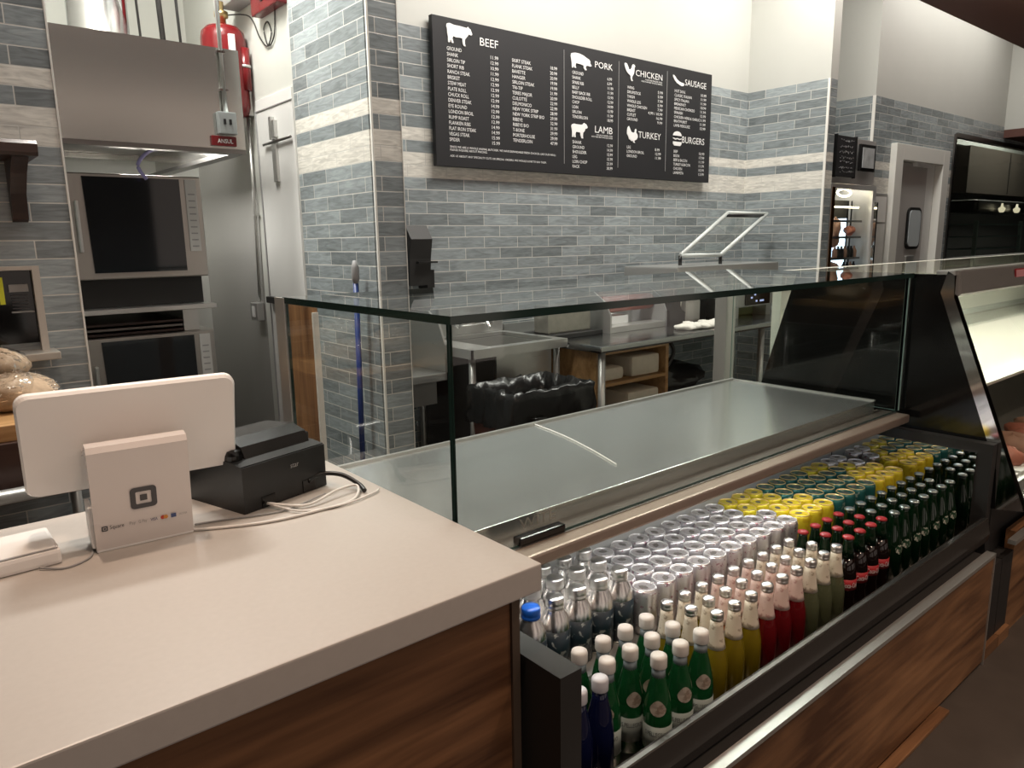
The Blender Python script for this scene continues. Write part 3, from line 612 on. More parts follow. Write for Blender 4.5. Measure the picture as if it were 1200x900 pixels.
for row, x0, p, y, cs in rows:
    for k, c_ in enumerate(cs):
        drink('soda' + c_, lambda: soda_bottle(c_, necks[c_]), (x0 + p * k, y, ZB), '%s soda bottle with silver cap, %s from the left in the %s soda row' % (c_ if c_ != 'pale' else 'pale clear', ORD[k], row), 'sodas with paper neck labels')
for row, x0, p, y, n in (('front', 1.993, .0700, 0.907, 4), ('middle', 1.962, .0695, 0.959, 4), ('back', 1.934, .0705, 1.012, 4)):
    for k in range(n): drink('cola', cola_bottle, (x0 + p * k, y, ZB - 0.006 + 0.006), 'red capped cola bottle, %s from the left in the %s cola row' % (ORD[k], row), 'cola bottles', random.uniform(-.2, .2))
for row, x0, p, y, n in (('front', 2.284, .0730, 0.904, 7), ('middle', 2.243, .0740, 0.957, 7), ('back', 2.215, .0745, 1.011, 8)):
    for k in range(n): drink('green', green_bottle, (x0 + p * k, y, ZB), 'dark green bottle with steel crown cap, %s from the left in the %s green row' % (ORD[k], row), 'green crown cap bottles', random.uniform(-.3, .3))
for row, x0, p, y, n in (('front', 0.968, .0715, 1.114, 5), ('second', 0.957, .0740, 1.183, 5), ('third', 0.985, .0715, 1.252, 5)):
    for k in range(n):
        if row == 'front' and k == 0: drink('alub', lambda: aluminium_bottle(CAPB), (x0, y, ZC), 'aluminium bottle with a bright blue cap beside the black end panel', 'aluminium bottles'); continue
        drink('alu', lambda: aluminium_bottle(CAPS), (x0 + p * k, y, ZC), 'aluminium bottle with silver cap and teal print, %s from the left in its %s row' % (ORD[k], row), 'aluminium bottles')
cmap = {0: 'w' * 10 + 'yyy' + 'tttt' + 'yyy', 1: 'w' * 10 + 'yyy' + 'tttt' + 'yyy', 2: 'w' * 9 + 'yyy' + 'tttttt' + 'yw', 3: 'w' * 9 + 'yyy' + 'tttt' + 'yyww'}
cn = {'w': ('white', CANW, LIDS), 'y': ('yellow', CANY, LIDG), 't': ('teal', CANT, LIDG)}
for r, y in enumerate((1.092, 1.161, 1.230, 1.299)):
    cnt = {}
    for k in range(20):
        c_ = cmap[r][k]; nm, bd, ld = cn[c_]; cnt[c_] = cnt.get(c_, -1) + 1
        drink('can' + c_, lambda: can(bd, ld), (1.322 + 0.0735 * k, y, ZC), '%s drink can, %s %s one from the left in the %s row of cans' % (nm, ORD[cnt[c_]], nm, ('front', 'second', 'third', 'rearmost')[r]), '%s drink cans' % nm, random.uniform(0, 6.28))

# ============================================================ CHECKOUT COUNTER
ct = thing('checkout_counter', 'L shaped checkout counter with pale stone top and dark walnut front', 'counter', (0, 1.2, 0))
B(-1.6, 0.784, 0.872, 1.698, 0.850, 0.900, 0.003).build('stone_top', QUARTZ, ct)
B(-1.6, 0.738, 0.905, 1.66, 0.0, 0.850).build('body', WOODC, ct)
B(0.739, 0.756, 0.900, 1.66, 0.0, 0.850).build('corner_trim', pm('bronze_trim', (0.16, 0.12, 0.09), 0.4, 0.5), ct)

# point of sale terminal
U = Vector((1, -0.087, 0)).normalized(); Nn = Vector((0.087, 1, 0)).normalized()
pa = math.atan2(U.y, U.x)
ps = thing('payment_terminal', 'white tablet register stand with square emblem standing on the pale counter', 'payment terminal', (0.2965, 1.428, 0.9), pa)
# local frame: x along the stand, y away from the shopper, z up
st = MB().prism([(0.0, 0.005), (0.006, 0.004), (-0.014, 0.180), (-0.012, 0.192), (0.0, 0.196), (0.075, 0.165), (0.078, 0.172), (0.0, 0.204), (-0.020, 0.200), (-0.0265, 0.190)], 'x', -0.082, 0.082).build('stand', pm('stand_white', (0.66, 0.62, 0.60), 0.22), ps, True)
B(-0.082, 0.082, 0.0, 0.16, 0.0, 0.008, 0.003).build('base_plate', WHITE, ps, True)
B(-0.088, -0.080, 0.004, 0.07, 0.008, 0.085, 0.003).build('side_arm', WHITE, ps, True)
tl = math.radians(-15)
scr_me = MB()
def rrect(w_, h, r, n=6): return rr_poly(-w_ / 2, w_ / 2, -h / 2, h / 2, r, n)
P0 = rrect(0.368, 0.204, 0.022); P1 = rrect(0.360, 0.196, 0.020)
def tilt(p, d):   # p in screen plane, d thickness offset
    up = Vector((0, math.sin(tl), math.cos(tl))); nn_ = Vector((0, math.cos(tl), -math.sin(tl)))
    return Vector((0.009, 0.072, 0.1945)) + Vector((1, 0, 0)) * p[0] + up * p[1] + nn_ * d
n = len(P0)
vs = [tilt(p, -0.009) for p in P1] + [tilt(p, -0.002) for p in P0] + [tilt(p, 0.008) for p in P0]
scr_me.add(vs, [list(range(n))] + [(i + n * k, (i + 1) % n + n * k, (i + 1) % n + n * (k + 1), i + n * (k + 1)) for k in (0, 1) for i in range(n)] + [list(range(2 * n, 3 * n))[::-1]])
scr = scr_me.build('tablet_housing', WHITEG, ps, True)
MB().add([tilt(p, 0.0085) for p in rrect(0.33, 0.17, 0.012)], [list(range(n))]).build('touch_screen', BLACKG, scr, True)
# emblem and print on the stand face (plane through local points)
Fo = Vector((0, -0.0005, 0.006)); Fv = (Vector((0, -0.0265, 0.190)) - Vector((0, 0.0, 0.005))).normalized(); Fn = Vector((1, 0, 0)).cross(Fv)
def face_poly(pts, d=0.0012): return [Fo + Vector((p[0], 0, 0)) + Fv * p[1] + Fn * -0.0 + Vector((0, -d, 0)) for p in pts]
em = MB(); ro = [(p[0], p[1] + 0.088) for p in rr_poly(-0.021, 0.023, -0.021, 0.021, 0.007)]; ri = [(p[0], p[1] + 0.088) for p in rr_poly(-0.012, 0.014, -0.012, 0.012, 0.002)]
k_ = len(ro); em.add(face_poly(ro) + face_poly(ri), [(i, (i + 1) % k_, k_ + (i + 1) % k_, k_ + i) for i in range(k_)])
em.add(face_poly([(-.005, .082), (.007, .082), (.007, .094), (-.005, .094)]), [(0, 1, 2, 3)]); em.build('square_emblem', SLATE, st, True)
lg = MB(); ro = [(p[0] - 0.066, p[1] + 0.040) for p in rr_poly(-.005, .005, -.005, .005, .0018)]; ri = [(p[0] - 0.066, p[1] + 0.040) for p in rr_poly(-.003, .003, -.003, .003, .0006)]
k_ = len(ro); lg.add(face_poly(ro) + face_poly(ri), [(i, (i + 1) % k_, k_ + (i + 1) % k_, k_ + i) for i in range(k_)]); lg.add(face_poly([(-.0675, .0385), (-.0645, .0385), (-.0645, .0415), (-.0675, .0415)]), [(0, 1, 2, 3)])
lg.build('small_emblem', SLATE, st, True)
def face_text(s, x0, x1, y0, y1, mat, nm='print'):
    v_, f_ = text_mesh(s); a0 = min(v.x for v in v_); a1 = max(v.x for v in v_); b0 = min(v.y for v in v_); b1 = max(v.y for v in v_)
    MB().add(face_poly([(x0 + (v.x - a0) / (a1 - a0) * (x1 - x0), y0 + (v.y - b0) / (b1 - b0) * (y1 - y0)) for v in v_], 0.0014), f_).build(nm, mat, st, True)
face_text('Square', -.058, -.035, .035, .045, SLATE)
face_text('Pay', -.026, -.016, .036, .044, GREY); face_text('G Pay', -.011, .003, .036, .044, GREY); face_text('VISA', .009, .021, .037, .043, pm('visa_blue', (.03, .05, .16), .5))
def disc(cx_, cy_, r, mat, d): MB().add(face_poly([(cx_ + r * math.cos(a), cy_ + r * math.sin(a)) for a in [2 * PI * k / 14 for k in range(14)]], d), [list(range(14))]).build('card_mark', mat, st, True)
disc(.030, .040, .004, pm('card_red', (.5, .05, .03), .5), .0012); disc(.035, .040, .004, pm('card_orange', (.6, .26, .05), .5), .0016)
MB().add(face_poly([(.044, .036), (.053, .036), (.053, .044), (.044, .044)], .0014), [(0, 1, 2, 3)]).build('card_mark', pm('card_blue', (.06, .09, .22), .5), st, True)
face_text('DISCOVER', .058, .072, .038, .042, GREY)

rd = thing('card_reader', 'small white card reader block at the far left of the counter', 'card reader', (0.105, 1.50, 0.9), 0.02)
B(-0.055, 0.055, -0.07, 0.07, 0.0, 0.028, 0.007).build('housing', WHITEG, rd, True)
B(-0.050, 0.050, -0.066, -0.060, 0.0285, 0.0295).build('card_slot', GREY, rd, True)

# receipt printer
pr = thing('receipt_printer', 'black receipt printer on the pale counter beside the glass case', 'printer', (0.485, 1.448, 0.9), math.radians(16.3))
MB().prism([(0.0, 0.0), (0.195, 0.0), (0.195, 0.070), (0.060, 0.105), (0.035, 0.105), (0.0, 0.100)], 'x', 0.0, 0.218).build('body', BLACK, pr, True)
MB().prism([(0.030, 0.104), (0.042, 0.128), (0.080, 0.140), (0.175, 0.134), (0.198, 0.110), (0.198, 0.068)], 'x', 0.035, 0.205).build('lid', pm('printer_lid', (0.02, 0.02, 0.02), 0.22), pr, True)
B(0.002, 0.033, 0.030, 0.185, 0.09, 0.128, 0.012).build('side_rail', BLACKG, pr, True); B(0.205, 0.218, 0.045, 0.185, 0.09, 0.122, 0.004).build('side_rail', BLACK, pr, True)
MB().box(0.0, 0.218, -0.004, 0.0, 0.002, 0.098, 0.0).build('rear_cover', BLACK, pr, True)
B(0.042, 0.075, -0.006, -0.003, 0.002, 0.026).build('cable_opening', BLACKG, pr, True); B(0.150, 0.185, -0.006, -0.003, 0.004, 0.030).build('cable_opening', BLACKG, pr, True)
text_fit('star', (0.120, 0.142, 0.068, 0.077), 'lettering', GREY, None, (0, 0, 0)).parent = pr
for ch in pr.children:
    if ch.name.startswith('lettering'): ch.location = (0, -0.006, 0)
# cables behind it
def cable(label, pts, r, mat, grp='cables on the counter'):
    return tag(MB().tube(smooth_path(pts), r, 7).build('cable', mat), label, 'cable', grp)
zc = 0.9035
cable('black power cable curling out of the printer', [(0.645, 1.49, 0.925), (0.68, 1.50, 0.932), (0.715, 1.47, 0.93), (0.735, 1.43, 0.915), (0.735, 1.40, 0.9055)], 0.0052, BLACK)
cable('white cable looping from the printer to the terminal', [(0.535, 1.45, 0.912), (0.60, 1.40, 0.906), (0.68, 1.42, 0.915), (0.73, 1.425, 0.912), (0.69, 1.37, zc), (0.60, 1.36, zc), (0.50, 1.37, zc), (0.39, 1.42, zc), (0.36, 1.46, zc)], 0.0030, CABLEW)
cable('white cable lying loosely in front of the printer', [(0.54, 1.448, 0.909), (0.58, 1.375, 0.9045), (0.66, 1.355, 0.9045), (0.74, 1.375, 0.9045), (0.765, 1.39, 0.9045)], 0.0022, CABLEW)
cable('thin grey cable running behind the white terminal', [(0.66, 1.44, 0.906), (0.55, 1.41, 0.9028), (0.45, 1.44, 0.9028), (0.39, 1.455, 0.9028)], 0.0018, GREY)
cable('grey cable from the card reader to the terminal', [(0.125, 1.425, 0.9045), (0.16, 1.40, 0.9022), (0.20, 1.42, 0.9022), (0.215, 1.47, 0.9022)], 0.0020, GREY)

# ============================================================ NEIGHBOURING MEAT CASE
X0, X1 = 2.83, 6.4
nc = thing('meat_display_case', 'lit slanted glass meat case with black end panel at the right edge', 'display case', (4.5, 1.2, 0))
MB().prism([(0.79, 0.5), (1.72, 0.5), (1.72, 0.80), (1.575, 1.302), (1.012, 1.302)[:2], (1.03, 1.24), (0.80, 0.66), (0.755, 0.56)], 'x', X0, X0 + 0.03).build('end_panel', BLACKG, nc)
MB().prism([(1.03, 1.24), (1.012, 1.314), (0.99, 1.300), (0.985, 1.225), (0.706, 0.514), (0.79, 0.50), (0.80, 0.64)], 'x', X0 - 0.002, X0 + 0.034).build('end_trim', CHROME, nc)
B(X0, X1, 0.99, 1.05, 1.295, 1.316, 0.003).build('top', STEEL, nc)
B(X0, X1, 1.05, 1.575, 1.300, 1.306).build('top_glass', GLASS, nc)
MB().prism([(0.985, 1.225), (0.975, 1.235), (0.985, 1.312), (1.02, 1.312), (1.02, 1.235)], 'x', X0 + 0.034, X1).build('header', STEEL, nc)
bd = MB().add([(3.425, .9795, 1.262), (3.60, .9795, 1.262), (3.60, .979, 1.302), (3.41, .979, 1.302)], [(0, 1, 2, 3)]).build('red_badge', pm('badge_red', (0.35, 0.03, 0.04), 0.4), nc)
MB().add([(3.435, .978, 1.268), (3.60, .978, 1.268), (3.60, .9775, 1.297), (3.423, .9775, 1.297)], [(0, 1, 2, 3)]).build('badge_face', pm('badge_pink', (0.62, 0.30, 0.32), 0.4), bd)
gg = MB().prism([(0.985, 1.228), (0.992, 1.226), (0.722, 0.53), (0.715, 0.53)], 'x', X0 + 0.035, X1).build('slanted_glass', GLASS, nc)
B(X0 + 0.032, X1, 1.66, 1.70, 0.5, 1.30).build('back_wall', pm('case_liner', (0.70, 0.68, 0.60), 0.35), nc)
B(X0 + 0.032, X1, 0.78, 1.66, 0.50, 0.56).build('deck', STEEL, nc)
MB().prism([(1.0, 0.84), (1.66, 0.95), (1.66, 0.962), (1.0, 0.852)], 'x', X0 + 0.05, X1).build('inner_shelf', pm('shelf_cream', (0.62, 0.58, 0.50), 0.25), nc)
MB().prism([(1.12, 1.06), (1.66, 1.13), (1.66, 1.14), (1.12, 1.07)], 'x', X0 + 0.05, X1).build('inner_shelf', GLASS, nc)
MB().prism([(0.73, 0.50), (0.72, 0.53), (0.80, 0.53), (0.80, 0.50)], 'x', X0 + 0.03, X1).build('glass_channel', CHROME, nc)
B(X0, X1, 0.80, 1.70, 0.0, 0.50).build('base', BLACKM, nc)
B(2.83, 2.94, 0.75, 0.80, 0.0, 0.33).build('base_end', BLACKM, nc)
B(2.673, 2.826, 0.75, 0.78, 0.045, 0.33).build('end_plinth', BLACKM, dc)
B(2.673, 2.826, 0.735, 0.75, 0.0, 0.045).build('end_toe', WOODF, dc)
MB().box(2.94, X1, 0.75, 0.78, 0.0, 0.40).box(2.83, 2.94, 0.735, 0.75, 0.0, 0.045).build('front_panel', WOODF, nc)
B(2.84, X1, 0.72, 0.745, 0.385, 0.40).build('bumper_rail', STEEL, nc)
for k in range(14):
    x = 3.0 + 0.2 * k; lb_ = 'cut of meat on its tray in the lit case, %s from the black end panel' % ORD[k]
    t = thing('meat_tray', lb_, 'meat tray', (x, 0.92, 0.56), 0, 'trays of meat in the lit case')
    MB().prism([(-.085, -.12), (.085, -.12), (.085, .12), (-.085, .12)], 'z', 0, 0.012).build('tray', ICE, t, True)
    MB().blob((0, 0, 0.035), (0.07, 0.095, 0.045), 0.22, k).build('meat', MEATR if k % 2 else MEAT, t, True)

# ============================================================ KITCHEN SIDE, seen over and through the case
# worktable
wt = thing('worktable', 'long steel worktable along the tiled wall', 'worktable', (3.6, 3.0, 0))
MB().box(2.745, 5.10, 2.58, 3.38, 0.862, 0.900, 0.012).build('steel_top', pm('worktop_steel', (0.42, 0.43, 0.43), 0.2, 1.0, nscale=5, rnoise=0.08), wt)
B(2.745, 5.10, 3.37, 3.395, 0.90, 0.96).build('upstand', STEEL, wt)
for x, y in ((2.79, 2.62), (2.79, 3.32), (4.3, 2.62), (5.05, 2.62), (5.05, 3.32)): MB().lathe([(0.02, 0), (0.02, 0.865)], (x, y, 0), 12).build('leg', STEEL, wt)
sh = thing('towel_shelf', 'wooden shelf unit with folded towels under the worktable', 'shelf', (3.1, 2.9, 0))
B(2.79, 3.37, 3.22, 3.235, 0.0, 0.86).build('back', WOODL, sh)
B(2.790, 2.815, 2.66, 3.22, 0.0, 0.86).build('side', WOODL, sh); B(3.345, 3.37, 2.64, 3.20, 0.0, 0.86).build('side', WOODL, sh)
for z in (0.02, 0.43, 0.665, 0.84): B(2.815, 3.345, 2.64, 3.20, z, z + 0.018).build('shelf_board', WOODL, sh)
for k, (x0, x1, z0, z1, w_) in enumerate(((2.85, 3.03, .684, .76, .03), (3.09, 3.33, .684, .80, .02), (2.85, 3.05, .449, .50, .03), (3.06, 3.33, .449, .60, .02))):
    MB().box(x0, x1, 2.67, 3.1, z0, z1, w_).build('folded_towel', TOWEL) ; o = bpy.data.objects[-1]
for o in [o for o in bpy.data.objects if o.name.startswith('folded_towel')]:
    z = min(v.co.z for v in o.data.vertices); x = min(v.co.x for v in o.data.vertices)
    tag(o, '%s pile of cream towels on the %s shelf board' % ('left' if x < 3 else 'right', 'upper' if z > .6 else 'lower'), 'towels', 'folded towels under the worktable')
# sink
sk = thing('sink', 'stainless sink with wall taps left of the worktable', 'sink', (2.5, 3.1, 0))
def rim_box(x0, x1, y0, y1, z0, z1, t): return MB().box(x0, x1, y0, y0 + t, z0, z1).box(x0, x1, y1 - t, y1, z0, z1).box(x0, x0 + t, y0 + t, y1 - t, z0, z1).box(x1 - t, x1, y0 + t, y1 - t, z0, z1)
rim_box(2.10, 2.735, 2.83, 3.37, 0.905, 0.925, 0.05).box(2.095, 2.738, 2.822, 2.832, 0.88, 0.925).box(2.095, 2.105, 2.822, 3.37, 0.88, 0.925).build('rim', STEEL, sk)
rim_box(2.30, 2.68, 2.89, 3.31, 0.70, 0.904, 0.01).box(2.31, 2.67, 2.90, 3.30, 0.70, 0.71).build('basin', STEEL, sk)
B(2.13, 2.29, 2.90, 3.30, 0.30, 0.90).build('sink_shade_block', BLACKM, sk)  # black block stands in for the darkness under the sink
B(2.152, 2.29, 2.882, 3.31, 0.9045, 0.915).build('drain_board', STEEL, sk)
B(2.28, 2.735, 3.37, 3.395, 0.925, 1.08, 0.005).build('splashback', STEEL, sk)
for x, y in ((2.13, 2.87), (2.70, 2.87), (2.13, 3.33), (2.70, 3.33)): MB().lathe([(0.018, 0), (0.018, 0.905)], (x, y, 0), 10).build('leg', STEEL, sk)
tp = MB().tube([(2.36, 3.33, 0.990), (2.60, 3.33, 0.990)], 0.013, 10)
tp.tube([(2.37, 3.37, 0.990), (2.37, 3.30, 0.990)], 0.018, 10).tube([(2.59, 3.37, 0.990), (2.59, 3.30, 0.990)], 0.018, 10)
tp.build('tap_body', CHROME, sk)
MB().tube(smooth_path([(2.48, 3.33, 0.990), (2.48, 3.30, 1.035), (2.48, 3.22, 1.025), (2.48, 3.17, 0.975)]), 0.010, 10).build('spout', CHROME, sk)
for x in (2.37, 2.59): MB().tube([(x, 3.30, 0.990), (x + .0, 3.27, 1.005), (x - 0.03, 3.25, 1.02)], 0.008, 8).build('handle', CHROME, sk)
# hand basin left, behind the pier
hb = thing('hand_basin', 'small wall hung steel hand basin beside the tiled pier', 'sink', (2.0, 3.2, 0.7))
MB().box(1.76, 2.07, 3.0, 3.36, 0.76, 0.80, 0.004).box(1.80, 2.03, 3.04, 3.3, 0.64, 0.76).build('basin', STEEL, hb)
MB().prism([(3.0, 0.80), (3.38, 0.80), (3.38, 1.10), (3.14, 1.10), (3.05, 1.04), (3.0, 0.94)], 'x', 2.06, 2.072).build('side_splash', STEEL, hb)
B(1.76, 2.07, 3.36, 3.39, 0.76, 1.10).build('back_splash', STEEL, hb)
B(1.80, 1.83, 2.97, 3.0, 0.0, 0.76).build('pipe_cover', WHITE, hb)
# dispenser on wall above
ds = thing('wall_dispenser', 'black wall dispenser on the tiles beside the pier', 'dispenser', (2.12, 3.34, 1.22))
MB().prism([(3.39, 1.22), (3.30, 1.22), (3.29, 1.36), (3.27, 1.46), (3.32, 1.53), (3.39, 1.53)], 'x', 2.06, 2.19).build('body', BLACKM, ds)
B(2.10, 2.22, 3.27, 3.38, 1.335, 1.345).build('lever', BLACK, ds)
B(2.17, 2.215, 3.30, 3.39, 1.20, 1.30).build('lower_tank', BLACK, ds)
# trash bin with bag
tr = thing('waste_bin', 'brown waste bin lined with a shiny black bag in front of the sink', 'waste bin', (2.53, 2.72, 0))
MB().add([(2.09, 2.46, 0), (2.44, 2.46, 0), (2.44, 2.72, 0), (2.09, 2.72, 0), (2.03, 2.42, .74), (2.50, 2.42, .74), (2.50, 2.76, .74), (2.03, 2.76, .74)], [(0, 3, 2, 1), (0, 1, 5, 4), (1, 2, 6, 5), (2, 3, 7, 6), (3, 0, 4, 7)]).build('bin_body', pm('bin_brown', (0.10, 0.035, 0.025), 0.5), tr)
bag = MB(); rn = random.Random(3); NN = 64
def rect_pt(t, x0, x1, y0, y1):
    t = t % 1 * 4; s = t % 1
    return [(x0 + (x1 - x0) * s, y0), (x1, y0 + (y1 - y0) * s), (x1 - (x1 - x0) * s, y1), (x0, y1 - (y1 - y0) * s)][int(t)]
lv = []
for z, gr in ((0.60, 0.010), (0.64, 0.020), (0.67, 0.018), (0.74, 0.016), (0.775, 0.012), (0.78, -0.006), (0.70, -0.03), (0.45, -0.06)):
    for i in range(NN):
        x, y = rect_pt(i / NN, 2.03 - gr, 2.50 + gr, 2.42 - gr, 2.76 + gr); dz = rn.uniform(-.03, .03) if z < .54 else rn.uniform(-.010, .010)
        lv.append((x + rn.uniform(-.009, .009), y + rn.uniform(-.009, .009), z + dz))
bag.add(lv, [(k * NN + i, k * NN + (i + 1) % NN, (k + 1) * NN + (i + 1) % NN, (k + 1) * NN + i) for k in range(7) for i in range(NN)], True)
bag.tube(smooth_path([(2.14, 2.40, .66), (2.13, 2.385, .56), (2.10, 2.39, .46), (2.06, 2.40, .36)]), [.045 - .0012 * k for k in range(25)], 10)
bag.build('bin_bag', BAG, tr)
# steel box on tray
bx = thing('steel_container', 'steel box standing on a dark tray on the worktable beside the sink', 'container', (2.85, 3.1, 0.9))
B(2.76, 3.10, 3.0, 3.12, 0.925, 1.085, 0.008).build('box', pm('scuffed_steel', (0.5, 0.48, 0.44), 0.3, 1.0, noise=0.2, nscale=25), bx)
B(2.75, 3.15, 2.95, 3.2, 0.9, 0.925, 0.005).build('tray', BLACKM, bx)
# wrap dispenser
wd = thing('film_wrapper', 'grey steel film wrapper with a red roll on the worktable', 'wrapping machine', (3.4, 3.0, 0.9))
for x in (3.18, 3.69): MB().prism([(2.92, 0.9), (3.30, 0.9), (3.30, 1.12), (3.06, 1.14), (2.96, 1.08), (2.92, 1.0)], 'x', x, x + 0.012).build('side_plate', GREY if x > 3.5 else STEEL, wd)
MB().lathe([(0.05, 3.195), (0.05, 3.688)], (0, 3.06, 1.055), 20, axis='x').build('red_roll', ROLLR, wd)
B(3.193, 3.689, 2.92, 3.05, 0.9, 0.935, 0.003).build('base_plate', STEEL, wd); B(3.193, 3.689, 3.20, 3.21, 0.9, 1.12).build('back_plate', STEEL, wd)
B(3.19, 3.45, 3.02, 3.2, 0.936, 0.985).build('film_roll', WHITE, wd)
# tape dispenser
td = thing('tape_dispenser', 'black tape dispenser with a white tape roll on the worktable', 'tape dispenser', (3.83, 2.95, 0.9))
MB().prism([(3.71, 0.9), (3.86, 0.9), (3.86, 0.98), (3.82, 1.0), (3.80, 1.05), (3.74, 1.06), (3.70, 1.0)], 'y', 2.90, 2.96).build('housing', BLACK, td)
MB().lathe([(0.045, 2.91), (0.045, 2.95)], (3.79, 0, 1.035), 20, axis='y').build('tape_roll', CLOTH, td)
MB().lathe([(0.030, 2.908), (0.030, 2.952)], (3.79, 0, 1.035), 16, axis='y').build('roll_core', BLACK, td)
tag(B(3.92, 4.08, 2.94, 3.06, 0.9, 1.05, 0.02).build('plastic_jug', pm('milky_plastic', (0.68, 0.66, 0.62), 0.4)), 'milky plastic tub behind the tape dispenser', 'tub')
cl = MB()
for k in range(6): cl.blob((3.62 + 0.068 * k, 2.72 + 0.015 * math.sin(k * 2), 0.917), (0.06, 0.07, 0.017 + 0.006 * (k % 2)), 0.25, k, 14, 8)
tag(cl.build('cloth', CLOTH), 'crumpled white cloth lying along the front of the worktable', 'cloth')
# vacuum sealer
vs_ = thing('vacuum_sealer', 'steel vacuum sealer with open clear lid on the worktable', 'vacuum sealer', (4.6, 3.0, 0.9))
B(3.72, 4.88, 2.86, 3.30, 1.06, 1.268, 0.01).build('chamber', STEEL, vs_)
MB().box(4.13, 4.22, 3.0, 3.2, 0.9, 1.06).build('left_foot', BLACKM, vs_)
for x0_, x1_ in ((4.30, 4.40), (4.74, 4.80)): B(x0_, x1_, 2.862, 3.2, 0.9, 1.06).build('leg', STEEL, vs_)
cp = B(4.33, 4.80, 2.83, 2.86, 0.975, 1.17, 0.006).build('control_box', STEEL, vs_)
B(4.42, 4.72, 2.822, 2.83, 0.985, 1.125, 0.003).build('control_screen', BLACKG, cp)
sg = MB()
for x, z, w_ in ((4.52, 1.075, .03), (4.52, 1.05, .02), (4.54, 1.005, .02), (4.59, 1.005, .05), (4.48, 1.03, .02), (4.62, 1.08, .02)): sg.box(x, x + w_, 2.8205, 2.822, z, z + 0.012)
sg.build('screen_digits', SCRN, cp)
lid = MB(); a_, b_ = Vector((3.98, 2.98, 1.30)), Vector((4.40, 2.98, 1.30)); c2, d2 = Vector((4.90, 2.98, 1.60)), Vector((4.42, 2.98, 1.60))
def bar(p, q, r): return MB().tube([p, q], r, 8)
hinge = [(3.97, 2.90, 1.335), (4.40, 2.90, 1.330)]; topy = 3.02
L0 = Vector((3.82, 2.92, 1.335)); L1 = Vector((4.25, 2.92, 1.330)); L2 = Vector((5.05, 3.08, 1.612)); L3 = Vector((4.55, 3.08, 1.612))
fr = MB()
for p, q in ((L0, L1), (L1, L2), (L2, L3), (L3, L0)): fr.tube([p, q], 0.014, 8)
fr.build('lid_frame', pm('clear_acrylic_edge', (0.62, 0.66, 0.64), 0.15), vs_)
MB().add([L0, L1, L2, L3, L0 + Vector((0, .012, -.012)), L1 + Vector((0, .012, -.012)), L2 + Vector((0, .012, -.012)), L3 + Vector((0, .012, -.012))], [(0, 1, 2, 3), (4, 5, 6, 7), (0, 1, 5, 4), (1, 2, 6, 5), (2, 3, 7, 6), (3, 0, 4, 7)]).build('lid', GLASS, vs_)
m_ = (L2 - L1).normalized() * -0.06
MB().tube([L3 + m_ * .9, L2 + m_ * .9], 0.012, 8).build('seal_bar', BLACK, vs_)
for q_ in (L0, L1): MB().tube([q_, q_ + Vector((0, 0, -.06))], 0.012, 8).build('lid_hinge', BLACK, vs_)
gb = thing('spray_bottle', 'lime green bottle standing behind the vacuum sealer', 'bottle', (5.02, 3.1, 0.9))
MB().lathe([(0.04, 0.9), (0.042, 0.91), (0.042, 1.06), (0.02, 1.09), (0.02, 1.12)], (5.02, 3.1, 0), 16).build('body', GREENP, gb)
MB().box(4.98, 5.03, 3.055, 3.06, 0.96, 1.05).build('sticker', WHITE, gb)
tag(B(4.42, 4.72, 2.95, 3.25, 0.9, 1.0, 0.01).build('plastic_crate', pm('olive_plastic', (0.10, 0.14, 0.04), 0.4)), 'dark green box under the vacuum sealer', 'box')
tag(MB().tube(smooth_path([(3.50, 2.75, 0.86), (3.52, 2.72, 0.78), (3.46, 2.72, 0.70), (3.42, 2.74, 0.66)]), 0.012, 8).build('hose', BLACK), 'black hose hanging under the worktable', 'hose')
tag(MB().tube(smooth_path([(4.02, 2.72, 0.86), (4.03, 2.70, 0.65), (4.02, 2.70, 0.40), (4.03, 2.72, 0.05)]), 0.006, 8).build('hose', WHITE), 'thin white hose hanging below the worktable by the steel post', 'hose')
tag(B(3.42, 4.0, 2.60, 3.1, 0.0, 0.47, 0.03).build('storage_bin', pm('grey_bin', (0.36, 0.34, 0.32), 0.5)), 'grey storage tub on the floor right of the towel shelf', 'tub')
tag(MB().blob((3.75, 2.95, 0.56), (0.30, 0.16, 0.10), 0.3, 5).build('bin_bag', BAG), 'black bag lying on the grey tub', 'bag')
# blue pole at the pier
mp_ = thing('mop', 'dark blue mop handle leaning upright against the tiled pier', 'mop', (1.535, 2.95, 0))
MB().tube([(1.555, 2.975, 0.10), (1.555, 2.935, 1.27)], 0.0125, 12).build('handle', BLUE, mp_)
MB().lathe([(0.010, 1.27), (0.017, 1.29), (0.017, 1.34), (0.008, 1.37)], (1.555, 2.934, 0), 12).build('end_grip', GREY, mp_)
MB().lathe([(0.10, 0.0), (0.09, 0.04), (0.02, 0.12)], (1.49, 2.975, 0), 14).build('mop_head', CLOTH, mp_)
# board added in place of wood reflected in the case's side glass
pb = thing('reflected_board', 'upright wooden board with pale edge standing in for a reflection in the left glass pane', 'reflection', (1.2, 2.68, 0))
B(1.19, 1.21, 2.60, 2.86, 0.0, 1.235).build('board', WOODZ, pb)
B(1.186, 1.208, 2.588, 2.60, 0.0, 1.190).build('edge_strip', TRIMW, pb)

